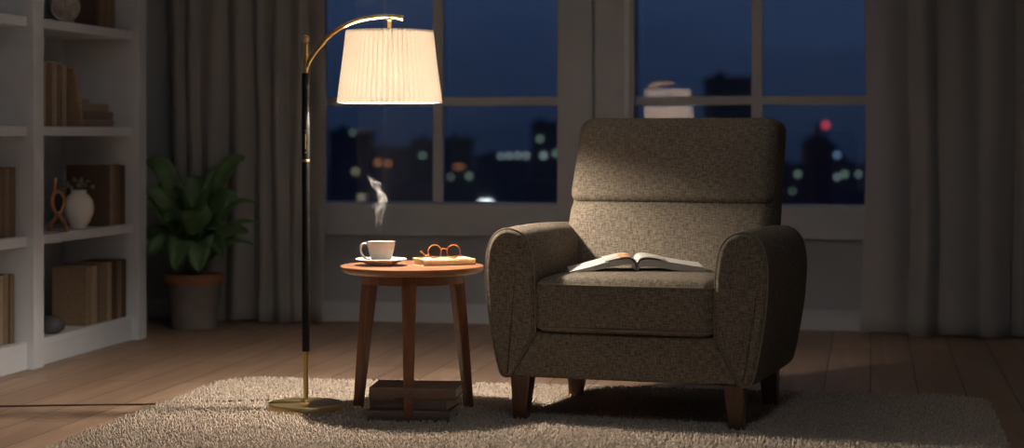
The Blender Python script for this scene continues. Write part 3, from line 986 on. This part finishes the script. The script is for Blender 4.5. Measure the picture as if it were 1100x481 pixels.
# ------------------------------------------------------------------ spectacles on the table book
def glasses():
    top = TW + TB_H + .0006
    q = 6.74 / F
    root = emp('eyeglasses', rw((477 - 550) / F * 6.77, 6.77, top), TH + math.radians(4), KR)
    tag(root, 'round tortoiseshell eyeglasses resting on the tan book on the side table', 'glasses')
    R = .0232
    for sx in (-1, 1):
        cx = sx * .0335
        ring = [(cx + R * math.cos(a), 0, R + .0022 + R * math.sin(a)) for a in [2 * PI * k / 40 for k in range(40)]]
        rim = MB().tube(ring, .0019, 8, closed=True).build('rim', M['tortoise'], root)
        MB().lathe([(0, -.0004), (R - .0012, -.0004), (R - .0012, .0004), (0, .0004)], 32,
                   Matrix.Translation((cx, 0, R + .0022)) @ Matrix.Rotation(PI / 2, 4, 'X')).build('lens', M['lens'], rim)
    z = R + .0095
    MB().tube(catmull([(-.0110, 0, z - .002), (-.006, -.001, z + .002), (0, -.0015, z + .003), (.006, -.001, z + .002), (.0110, 0, z - .002)], 4), .0018, 8).build('bridge', M['tortoise'], root)
    for sx in (-1, 1):
        MB().tube([(sx * .0565, 0, .013), (sx * .0605, .004, .011)], .0026, 8).build('hinge', M['tortoise'], root)
    # left arm lies folded out along the cover, right arm crosses behind the lenses with its tip up
    MB().tube(catmull([(-.0605, .004, .010), (-.070, .010, .0055), (-.082, .020, .0030), (-.098, .030, .0028)], 6), [.0018] * 19, 8).build('temple_arm', M['tortoise'], root)
    MB().tube(catmull([(.0605, .004, .010), (.035, .024, .005), (-.010, .034, .0035), (-.055, .036, .006), (-.070, .033, .0130), (-.079, .030, .0215), (-.082, .029, .0245)], 5),
              [.0019] * 20 + [.0019, .002, .0021, .0022, .0024, .0028, .0032, .0036, .0040, .0042, .0040], 8).build('temple_arm', M['tortoise'], root)


glasses()


# ------------------------------------------------------------------ open book on the seat
def open_book():
    root = emp('open_book', chair_to(-.008, .150, .5065), TH + math.radians(1.5), KR)
    tag(root, 'open book lying face up on the armchair seat, showing a small orange picture', 'book')
    pg = mat('open_pages', (.54, .515, .48), (.50, .47, .43), rough=.8, scale=12)
    edge = M['pages']
    D = .175
    H = .0

    def half(sg, top, bot, name):
        T = [Vector((x, 0, z)) for x, z in top]; T = catmull(T, 5)
        B = [Vector((x, 0, z)) for x, z in bot]; B = catmull(B, 5)
        loop = [(sg * p.x, p.z) for p in T] + [(sg * p.x, p.z) for p in reversed(B)]
        n = len(loop)
        nT = len(T)
        loops = []
        for k in range(9):
            y = D * k / 8
            loops.append([(x, y, z + .006 * (k / 8)) for x, z in loop])
        mb = MB(); vs = []; fs = []
        for L in loops: vs += L
        for i in range(8):
            for k in range(n):
                l = (k + 1) % n
                f = (i * n + k, i * n + l, (i + 1) * n + l, (i + 1) * n + k)
                fs.append(f)
        for o in (0, 8 * n):
            for k in range(nT - 1):
                f = (o + k, o + k + 1, o + n - 2 - k, o + n - 1 - k)
                fs.append(f if o == 0 else tuple(reversed(f)))
        mb.add(vs, fs)
        o = mb.build(name, pg, root)
        return T
    topR = [(.002, .006), (.003, .022), (.012, .040), (.032, .048), (.075, .045), (.13, .036), (.18, .028), (.238, .020)]
    botR = [(.002, .003), (.006, .012), (.018, .020), (.04, .023), (.08, .019), (.13, .011), (.18, .005), (.243, .003)]
    topL = [(.002, .006), (.004, .024), (.012, .042), (.034, .051), (.08, .044), (.13, .031), (.18, .018), (.232, .006)]
    botL = [(.002, .003), (.006, .014), (.02, .028), (.05, .030), (.09, .022), (.14, .011), (.19, .004), (.234, .003)]
    TR_ = half(1, topR, botR, 'page_block')
    TL_ = half(-1, topL, botL, 'page_block')
    cv = MB().box(-.242, .250, -.005, D + .005, -.0005, .0025)
    cv.build('cover', cover_mat(70, (.035, .032, .035), .5), root, smooth=False, bevel=.001)
    # picture printed across the inner half of the left page
    im = mat('orange_picture', (.85, .42, .16), (.45, .20, .08), rough=.6, scale=45, detail=6)
    vs = []; fs = []
    seg = [p for p in catmull([(.006, 0, .0425), (.024, 0, .0550), (.060, 0, .0535), (.11, 0, .042)], 6) if .009 < p.x < .062]
    for j in range(5):
        y = .004 + .12 * j / 4
        for p in seg: vs.append((-p.x, y, p.z + .006 * y / D + .0006))
    m_ = len(seg)
    for j in range(4):
        for i in range(m_ - 1):
            a = j * m_ + i; fs.append((a, a + 1, a + m_ + 1, a + m_))
    MB().add(vs, fs).build('printed_picture', im, root)
    # a few loose lifted leaves near the gutter
    lf = MB()
    for k, (sg, zz) in enumerate(((-1, .003), (1, .004))):
        T = catmull([(sg * .002, 0, .010), (sg * .006, 0, .038 + zz), (sg * .024, 0, .0505 + zz), (sg * .060, 0, .0505 + zz / 2), (sg * .11, 0, .0405)], 5)
        vs = []; fs = []
        for y in (0.002, D - .002):
            for p in T: vs.append((p.x, y, p.z + .006 * y / D))
        n = len(T)
        for i in range(n - 1): fs.append((i, i + 1, n + i + 1, n + i))
        lf.add(vs, fs)
    lo = lf.build('loose_leaf', pg, root)
    s = lo.modifiers.new('thickness', 'SOLIDIFY'); s.thickness = .0004


open_book()

# ------------------------------------------------------------------ bookcase
SF, DF, DB = -3.49, -3.46, -3.85          # shelf front, stile front, back panel
SHELF = [1.9515, 1.488, 1.025, .56, .115]  # tops
BY0, BY1, BY2, BY3 = 6.36, 7.44, 7.54, 8.60


def bookcase():
    root = emp('bookcase', (DB, 8.70, 0))
    tag(root, 'tall white built-in bookcase with two columns of shelves against the left wall', 'bookcase')
    ox, oy = root.location.x, root.location.y

    def P(mb, name, bevel=.002):
        mb.v = [(a - ox, b - oy, c) for a, b, c in mb.v]
        return mb.build(name, M['case'], root, smooth=False, bevel=bevel)
    for y0, y1 in ((BY0 - .1, BY0), (BY1, BY2), (BY3, 8.70)):
        P(MB().box(DB, DF, y0, y1, 0.001, 2.42), 'side_panel')
    P(MB().box(XL + .001, DB, BY0 - .1, 8.70, 0.001, 2.42), 'back_panel')
    P(MB().box(DB, DF + .02, BY0 - .12, 8.72, 2.42, 2.50), 'cornice')
    for y0, y1 in ((BY0, BY1), (BY2, BY3)):
        for z in SHELF:
            if z < .2: P(MB().box(DB, SF, y0, y1, z - .03, z), 'shelf')
            else: P(MB().box(DB, SF, y0, y1, z - .041, z), 'shelf')
        P(MB().box(SF - .03, SF, y0, y1, .001, SHELF[-1] - .03), 'plinth')


bookcase()

rnd = random.Random(11)
ORD = ['first', 'second', 'third', 'fourth', 'fifth', 'sixth', 'seventh', 'eighth', 'ninth']
BROWN = [((.18, .11, .062), 'brown'), ((.30, .205, .125), 'tan'), ((.22, .15, .095), 'mid-brown'), ((.46, .36, .25), 'beige'), ((.13, .075, .043), 'dark brown')]


def upright(y0, T, H, D, xf, z, cm, label, group, lean=0.0):
    "book standing with its spine to the room; y0 = near face"
    o = book('upright_book', H, D, T, cm, label=label, group=group)
    # local x (length) -> up, local -y (spine) -> +X, local z (thickness) -> +Y
    R = Matrix(((0, -1, 0), (0, 0, 1), (-1, 0, 0)))
    # columns are images of local axes
    R = Matrix(((0, -1, 0), (0, 0, 1), (1, 0, 0))) 
    if R.determinant() < 0:
        R = Matrix(((0, -1, 0), (0, 0, 1), (-1, 0, 0)))
    R = Matrix.Rotation(lean, 3, 'X') @ R
    o.rotation_euler = R.to_euler()
    o.location = (xf - D / 2, y0, z + H / 2 * math.cos(lean) + .0012)
    if lean: o.location.y += H / 2 * math.sin(-lean) * 1.0
    return o


def row(ys, hs, D, xf, z, cols, where, group, leans=None):
    n = len(ys) - 1
    for i in range(n):
        c, nm = BROWN[cols[i]]
        c = tuple(x * .72 * k for k in [rnd.uniform(.9, 1.1)] for x in c)
        T = ys[i + 1] - ys[i] - .0015
        upright(ys[i], T, hs[i], D + rnd.uniform(-.008, .004), xf + rnd.uniform(-.004, .003), z, cover_mat(200 + int(ys[i] * 1000), c),
                '%s upright book, %s from left %s' % (nm, ORD[i], where), group, leans[i] if leans else 0)


def sp(y0, ws): 
    r = [y0]
    for a in ws: r.append(r[-1] + a)
    return r


# left column
row(sp(7.195, [.046, .044, .047, .044, .050]), [.29, .288, .292, .288, .292], .20, -3.535, .56, [1, 3, 2, 1, 2], 'on the middle shelf of the left column', 'books on the middle shelf of the left column')
row(sp(7.175, [.048, .052, .046, .050, .044]), [.295, .290, .287, .292, .288], .20, -3.535, .115, [3, 1, 3, 1, 2], 'on the bottom shelf of the left column', 'books on the bottom shelf of the left column')
# right column, second shelf
row(sp(7.680, [.053, .050, .054, .050, .053]), [.285, .279, .284, .276, .270], .17, -3.535, 1.025, [3, 1, 3, 1, 3], 'on the upper shelf of the right column', 'upright books on the upper shelf of the right column')
ub = upright(7.925, .030, .277, .17, -3.525, 1.025, cover_mat(60, (.30, .215, .14)), 'tan book leaning against the upright row on the upper shelf of the right column', 'upright books on the upper shelf of the right column', math.radians(18))
ub.location.y = 8.035
hz = 1.0265
for i, (y0, y1, T, D, c, nm) in enumerate(((8.135, 8.485, .033, .20, (.30, .24, .19), 'grey-tan'), (8.135, 8.475, .036, .20, (.21, .16, .125), 'dark grey-brown'), (8.13, 8.42, .034, .19, (.34, .275, .205), 'beige'), (8.135, 8.20, .022, .15, (.33, .27, .2), 'small pale'))):
    b = book('flat_book', y1 - y0, D, T, cover_mat(50 + i, c), loc=(-3.54 - D / 2, (y0 + y1) / 2, hz), rz=PI / 2,
             label='%s book lying flat, %s of the pile on the upper shelf' % (nm, ('at the bottom', 'second from the bottom', 'third from the bottom', 'on top')[i]), group='books lying flat on the upper shelf')
    hz += T + .001
# right column, third shelf
row(sp(8.300, [.052, .040, .036, .040, .046, .050]), [.285, .282, .288, .284, .287, .28], .18, -3.515, .56, [4, 4, 3, 1, 2, 4], 'on the shelf with the white vase', 'books on the shelf with the vase')
# right column, bottom shelf
row(sp(8.115, [.052, .056, .045, .085, .05, .06, .05, .06]), [.265, .268, .272, .275, .272, .276, .272, .276], .175, -3.512, .115, [1, 3, 2, 1, 3, 4, 1, 4], 'on the bottom shelf of the right column', 'books on the bottom shelf of the right column')
# top shelf of the right column
row(sp(8.245, [.05, .045, .045, .05, .05]), [.27, .262, .268, .27, .266], .20, -3.53, 1.488, [4, 1, 2, 1, 2], 'on the shelf with the round clock', 'books on the shelf with the clock')


def table_clock():
    root = emp('table_clock', (-3.585, 8.03, 1.488), 0)
    root.rotation_euler = (0, 0, math.radians(-60))
    tag(root, 'round silver table clock on the top shelf of the bookcase', 'clock')
    chrome = mat('dull_silver', (.50, .48, .46), (.40, .385, .37), rough=.35, metal=.8, scale=30)
    # face looks along local +x... the drum axis is x
    Rm = Matrix.Translation((0, 0, .078)) @ Matrix.Rotation(PI / 2, 4, 'Y')
    MB().lathe([(0, -.025), (.060, -.025), (.068, -.018), (.070, 0), (.068, .020), (.062, .025), (.058, .022), (0, .022)], 40, Rm).build('case', chrome, root)
    f = MB().lathe([(0, .0222), (.056, .0222), (.056, .0228), (0, .0232)], 40, Rm).build('clock_face', mat('clock_dial', (.45, .40, .34), (.25, .20, .16), rough=.6, scale=30), root)
    h = MB(); h.box(.0236, .0246, -.001, .001, .076, .108); h.box(.0246, .0256, -.001, .022, .077, .079); h.build('hands', M['black'], root, smooth=False)
    for s in (-1, 1):
        MB().tube([(0, s * .030, .022), (0, s * .045, .0)], .005, 10).build('foot', chrome, root)


table_clock()


def silver_jar():
    o = MB().lathe([(0, 0), (.030, 0), (.042, .012), (.048, .035), (.045, .058), (.030, .074), (.026, .084), (.031, .092), (.028, .093), (.022, .084), (0, .07)], 36,
                   rfun=lambda a, k: 1 + .02 * math.sin(12 * a)).build('jar', mat('pewter', (.36, .33, .30), (.20, .18, .16), rough=.4, metal=.7, scale=30))
    o.location = (-3.56, 7.225, 1.488)
    tag(o, 'small dark metal jar on the top left shelf of the bookcase', 'jar')


silver_jar()


def vase():
    root = emp('vase', (-3.572, 8.155, .56))
    tag(root, 'round white vase of dried flowers on the bookcase shelf', 'vase')
    MB().lathe([(0, 0), (.030, 0), (.034, .004), (.052, .030), (.066, .065), (.070, .095), (.064, .127), (.048, .150), (.036, .160), (.034, .168), (.037, .174), (.034, .175),
                (.030, .168), (.030, .150), (0, .14)], 44).build('body', M['ceramic'], root)
    r2 = random.Random(3)
    fl = mat('dried_petals', (.34, .31, .22), (.16, .17, .10), rough=.9, scale=60)
    for k in range(16):
        a = r2.uniform(0, 2 * PI); r = r2.uniform(.01, .085); z = .185 + r2.uniform(0, .055) * (1 - r / .1)
        p = Vector((r * math.cos(a), r * math.sin(a), z))
        sprig = MB().tube([(0, 0, .15), p * .6 + Vector((0, 0, .07)), p], .0011, 5)
        sm = sprig.build('stem', M['stem'], root)
        b = MB()
        for j in range(6):
            c = p + Vector((r2.uniform(-1, 1), r2.uniform(-1, 1), r2.uniform(-.6, 1))) * .008
            b.lathe([(0, -.005), (.004, -.002), (.0055, .002), (.003, .005), (0, .006)], 7, Matrix.Translation(c) @ Matrix.Rotation(r2.uniform(-1, 1), 4, 'X'))
        b.build('flower_head', fl, sm)


vase()


def sculpture():
    root = emp('sculpture', (-3.548, 7.875, .56), math.radians(24))
    tag(root, 'terracotta coloured looped sculpture beside the white vase', 'sculpture')
    tm = mat('terracotta_clay', (.42, .185, .10), (.33, .14, .07), rough=.6, scale=20)
    MB().box(-.050, .050, -.022, .022, .0005, .010).build('plinth', tm, root, smooth=True, bevel=.003)
    # local y... figure drawn in local x-z: loop on two spread legs with a raised tip
    loop = catmull([(.0, 0, .075), (.022, .004, .105), (.028, .006, .140), (.012, .004, .172), (-.012, 0, .172), (-.026, -.004, .140), (-.020, -.006, .105)], 6, True)
    MB().tube(loop, .0085, 10, closed=True).build('loop', tm, root)
    MB().tube(catmull([(.004, 0, .085), (-.010, 0, .060), (-.030, 0, .035), (-.040, 0, .008)], 5), .0095, 10).build('leg', tm, root)
    MB().tube(catmull([(.0, 0, .085), (.014, 0, .060), (.030, 0, .035), (.036, 0, .008)], 5), .0095, 10).build('leg', tm, root)
    MB().tube(catmull([(-.008, 0, .168), (-.012, 0, .20), (-.008, 0, .235)], 5), [.0085] * 4 + [.008, .0075, .007, .0065, .006, .0055, .005], 10).build('horn', tm, root)


sculpture()


def stone():
    mb = MB()
    mb.lathe([(0, 0), (.032, .002), (.050, .016), (.056, .036), (.050, .058), (.034, .074), (.016, .080), (0, .081)], 30, rfun=lambda a, k: 1 + .10 * math.sin(a + 1) + .05 * math.sin(2 * a + k * .4))
    o = mb.build('stone', mat('dark_stone', (.075, .075, .08), (.05, .05, .055), rough=.6, scale=20, bump=.3))
    o.location = (-3.545, 7.79, .115)
    tag(o, 'dark rounded stone at the left end of the bottom bookcase shelf', 'stone')


stone()


# ------------------------------------------------------------------ potted plant
def plant():
    Z = 9.62
    base = cw((208.5 - 550) / F * Z, Z, 0)
    root = emp('potted_plant', (base.x, base.y, 0))
    tag(root, 'leafy green plant in a grey pot between the bookcase and the curtain', 'potted plant')
    pot = MB().lathe([(0, .001), (.108, .001), (.114, .006), (.128, .12), (.139, .232), (.139, .250), (.129, .250), (.118, .12), (.10, .03), (0, .03)], 56,
                     rfun=None).build('pot', M['pot'], root)
    MB().lathe([(.1385, .232), (.150, .234), (.153, .240), (.153, .276), (.150, .282), (.140, .282), (.138, .276), (.132, .245), (.1385, .232)], 56).build('pot_rim', M['terra'], pot, label='terracotta orange rim')
    MB().lathe([(0, .262), (.10, .258), (.1375, .254)], 40).build('soil', M['soil'], root)
    r = random.Random(21)
    specs = []
    # (azimuth in camera frame where 0 = right, 90 = away, reach, height of tip, bend, length scale, width)
    for a, reach, h, wd in ((178, .25, .60, .085), (150, .22, .52, .085), (12, .22, .62, .070), (35, .20, .56, .07), (-4, .21, .40, .075),
                            (200, .24, .36, .085), (235, .20, .30, .105), (290, .16, .34, .12), (318, .20, .26, .105), (345, .27, .24, .065),
                            (170, .24, .22, .08), (215, .22, .12, .085), (248, .19, .06, .12), (279, .18, .045, .13), (310, .24, .12, .07), (0, .30, .38, .030), (8, .30, .28, .028),
                            (-12, .29, .18, .028), (90, .12, .52, .085), (60, .16, .46, .09), (120, .16, .44, .09), (225, .13, .46, .10), (310, .12, .47, .10),
                            (190, .22, .45, .07), (160, .24, .10, .06), (30, .22, .30, .07), (75, .20, .30, .08), (110, .20, .28, .08), (300, .20, .16, .10)):
        specs.append((math.radians(a + r.uniform(-5, 5)), reach * r.uniform(.95, 1.05), h, wd))
    for a, reach, h, wd in specs:
        if math.sin(a) > .3: reach *= .8
        d = RV * math.cos(a) + FV * math.sin(a)
        side = Vector((-d.y, d.x, 0))
        p0 = d * .02 + Vector((r.uniform(-.02, .02), r.uniform(-.02, .02), .255))
        apex = max(h, .20) * .95
        P1 = p0 + d * reach * .22 + Vector((0, 0, apex * .62))
        P2 = p0 + d * reach * .62 + Vector((0, 0, max(apex, h) * 1.02 if h < .42 else h * .92))
        P3 = p0 + d * reach * 1.0 + Vector((0, 0, h))
        c = catmull([p0, P1, P2, P3], 8)
        n = len(c); st = 9 if wd > .04 else 4
        mb = MB()
        mb.tube(c[:st + 1], .0035, 6)
        vs = []; fs = []; W = 5
        for i in range(st, n):
            t = (i - st) / (n - 1 - st)
            wdt = wd * .68 * (math.sin(PI * min(1, t ** .75)) ** .8) * (1 - .15 * t) + .0006
            tan = (c[min(i + 1, n - 1)] - c[max(i - 1, 0)]).normalized()
            up = side.cross(tan).normalized()
            if up.z < 0: up = -up
            phi = 1.0 * math.cos(a) ** 2 + .15
            tw = side * math.cos(phi) + up * math.sin(phi) * (1 if math.cos(a) > 0 else -1)
            up = tan.cross(tw).normalized()
            if up.dot(Vector((0, 0, 1)) - FV) < 0: up = -up
            for k in range(W):
                s = (k - 2) / 2
                vs.append(c[i] + tw * wdt * s + up * (wdt * .35 * abs(s) ** 1.2) + up * .002 * math.sin(i * 1.3 + k))
        for i in range(n - st - 1):
            for k in range(W - 1):
                q = i * W + k
                fs.append((q, q + 1, q + W + 1, q + W))
        mb.add(vs, fs)
        o = mb.build('leaf', M['leaf'], root)
        s = o.modifiers.new('thickness', 'SOLIDIFY'); s.thickness = .0008
    return root


plant()

# ------------------------------------------------------------------ the city outside
GZ = -46.0
cg = MB(); cg.box(-900, 700, 60, 2400, GZ - 1, GZ)
struct('ground', cg, mat('city_ground', (.02, .022, .03), (.012, .013, .018), rough=1, scale=.02))


def facade(name, c, sc):
    m = bpy.data.materials.new(name); m.use_nodes = True
    t = m.node_tree; b = t.nodes['Principled BSDF']; L = t.links.new
    co = N(t, 'ShaderNodeTexCoord'); br = N(t, 'ShaderNodeTexBrick'); br.offset = 0
    mpn = N(t, 'ShaderNodeMapping'); mpn.inputs['Rotation'].default_value = (PI / 2, 0, 0)
    L(co.outputs['Object'], mpn.inputs[0]); L(mpn.outputs[0], br.inputs['Vector'])
    br.inputs['Scale'].default_value = sc; br.inputs['Color1'].default_value = (*[x * .5 for x in c], 1); br.inputs['Color2'].default_value = (*[x * .7 for x in c], 1)
    br.inputs['Mortar'].default_value = (*c, 1); br.inputs['Mortar Size'].default_value = .06
    L(br.outputs['Color'], b.inputs['Base Color']); b.inputs['Roughness'].default_value = .8
    return m


FC = [facade('tower_facade_a', (.20, .22, .28), .35), facade('tower_facade_b', (.15, .165, .21), .3), facade('tower_facade_c', (.26, .28, .34), .25)]  # distant haze is put into these lightened blue-grey base colours
GLOW = {'white': mat_emit('cool_window_light', (.75, .95, 1.0), 1), 'green': mat_emit('green_window_light', (.62, .95, .75), 1), 'amber': mat_emit('amber_window_light', (1.0, .42, .16), 1),
        'yellow': mat_emit('yellow_window_light', (.95, .9, .5), 1), 'red': mat_emit('red_beacon_light', (1.0, .07, .12), 1), 'blue': mat_emit('blue_window_light', (.35, .65, 1.0), 1), 'pale': mat_emit('pale_strip_light', (.85, 1.0, .95), 1)}
for k, v in GLOW.items():
    v.node_tree.nodes['Emission'].inputs[1].default_value = {'white': .8, 'green': .5, 'amber': .55, 'yellow': .55, 'red': 1.1, 'blue': .9, 'pale': 4}[k]


def tower(label, pxa, pxb, ptop, Z, lights, f=0, style=0):
    a = pt(pxa, ptop, Z); b = pt(pxb, ptop, Z)
    cx, cy = (a.x + b.x) / 2, (a.y + b.y) / 2
    W = (b - a).length; D = max(W * .8, 12); H = a.z - GZ
    root = emp('office_building', (cx, cy, GZ), TH)
    tag(root, label, 'building', 'city buildings beyond the windows')
    body = MB().box(-W / 2, W / 2, 0, D, 0, H)
    if style == 1: body.box(-W * .22, W * .22, D * .2, D * .8, H, H + W * .5)
    if style == 2: body.box(-W * .36, W * .36, D * .1, D * .9, H, H + W * .25).box(-W * .12, W * .12, D * .4, D * .6, H + W * .25, H + W * .8)
    body.box(-W / 2 - .3, W / 2 + .3, -.3, D + .3, H - 1.2, H - .4)
    body.build('tower_block', FC[f], root, smooth=False)
    rt = MB().box(-W * .3, -W * .1, D * .3, D * .6, H, H + .9); rt.build('roof_unit', FC[1], root, smooth=False)
    for px, py, c, wpx, hpx in lights:
        p = pt(px, py, Z)
        d = p - Vector((cx, cy, GZ))
        lx = d.x * RV.x + d.y * RV.y
        hw = wpx * Z / F / 2; hh = hpx * Z / F / 2
        name = 'beacon' if c == 'red' else 'lit_window'
        MB().box(lx - hw, lx + hw, -.5, .2, d.z - hh, d.z + hh).build(name, GLOW[c], root, smooth=False)


B = [
    ('dark block with one greenish light at the left end of the left window', 352, 398, 139, 420, [(379, 136.5 + 6, 'green', 3, 3), (382, 184, 'yellow', 4, 4), (388, 212, 'yellow', 4, 4)], 1, 0),
    ('wide low block with two orange lights, seen above the steaming cup', 399, 440, 158, 520, [(406, 174.5, 'amber', 4.5, 4.5), (417, 175.5, 'amber', 4, 4)], 0, 0),
    ('dark block with a single green light right of the lamp shade', 442, 478, 150, 470, [(454, 167, 'green', 3.5, 3.5), (431, 194, 'amber', 1, 1)][:1], 1, 0),
    ('flat-topped dark tower just right of the glazing bar in the left window', 480, 507, 147, 380, [(484, 190, 'green', 2.8, 2.8), (504, 189, 'green', 4, 4), (493, 179, 'amber', 10, 2)], 1, 0),
    ('long low building with a row of cool white lights', 510, 569, 166, 600, [(538, 167.5, 'white', 3.3, 3.3), (547, 167.2, 'white', 3.6, 3.6), (556, 167, 'white', 3.6, 3.6), (565, 167.2, 'white', 3.6, 3.6), (522, 217, 'pale', 13, 3)], 0, 0),
    ('tall tower at the right edge of the left window', 571, 606, 130, 430, [(580, 149, 'green', 4, 4), (584, 167, 'white', 4, 4), (597, 165, 'green', 4, 4)], 1, 0),
    ('dark slab tower rising above the chair back in the right window', 763, 809, 82, 350, [(803, 107, 'yellow', 2.6, 2.6)], 1, 0),
    ('low block with pale lights beside the chair back', 836, 868, 176, 560, [(857, 187, 'green', 3.8, 3.8), (851, 205, 'green', 2.5, 2.5)], 0, 0),
    ('slim stepped tower with a red beacon in the right window', 871, 895, 152, 400, [(887, 141 + 1, 'red', 3, 3), (875, 142, 'blue', 2, 2)][:0], 1, 2),
    ('broad block with blue and white lights at the right side of the window', 897, 950, 176, 500, [(907, 187, 'green', 4, 4), (922, 187, 'white', 2.5, 2.5), (899, 190, 'white', 3, 3)], 0, 0),
    ('low building behind the stepped tower', 866, 900, 182, 620, [], 2, 0),
    ('small dark block under the row of white lights', 560, 600, 196, 330, [], 1, 0),
    ('dark block standing between the two right-hand panes', 812, 838, 160, 640, [(826, 176, 'blue', 2, 2)], 1, 0),
    ('low dark block at the foot of the left window', 420, 470, 200, 300, [], 1, 0),
]
for b in B: tower(*b)
# the beacon mast and the blue sign stand on the stepped tower's roofs
mast = emp('radio_mast', pt(887, 150, 470)); mast.location.z = GZ
tag(mast, 'thin mast with a red warning light above the stepped tower', 'mast')
zt_ = pt(887, 137, 470).z - GZ
MB().tube([(0, 0, 0), (0, 0, zt_ * .7), (0, 0, zt_)], [2.4, 1.0, .25], 8).build('pole', FC[1], mast, smooth=False)
MB().lathe([(0, -.9), (.6, -.5), (.8, 0), (.6, .5), (0, .9)], 10, Matrix.Translation((0, 0, zt_ + .6))).build('beacon', GLOW['red'], mast)
sg = emp('office_building', pt(899, 168, 540)); sg.location.z = GZ
sg.rotation_euler = (0, 0, TH)
tag(sg, 'narrow tower with one blue light right of the red beacon', 'building', 'city buildings beyond the windows')
zt_ = pt(899, 163, 540).z - GZ
MB().box(-2.2, 2.2, 0, 12, 0, zt_).box(-1, 1, 4, 8, zt_, zt_ + 2).build('tower_block', FC[0], sg, smooth=False)
MB().box(-.5, .5, -.4, .2, zt_ - 1.4, zt_ - .4).build('lit_window', GLOW['blue'], sg, smooth=False)
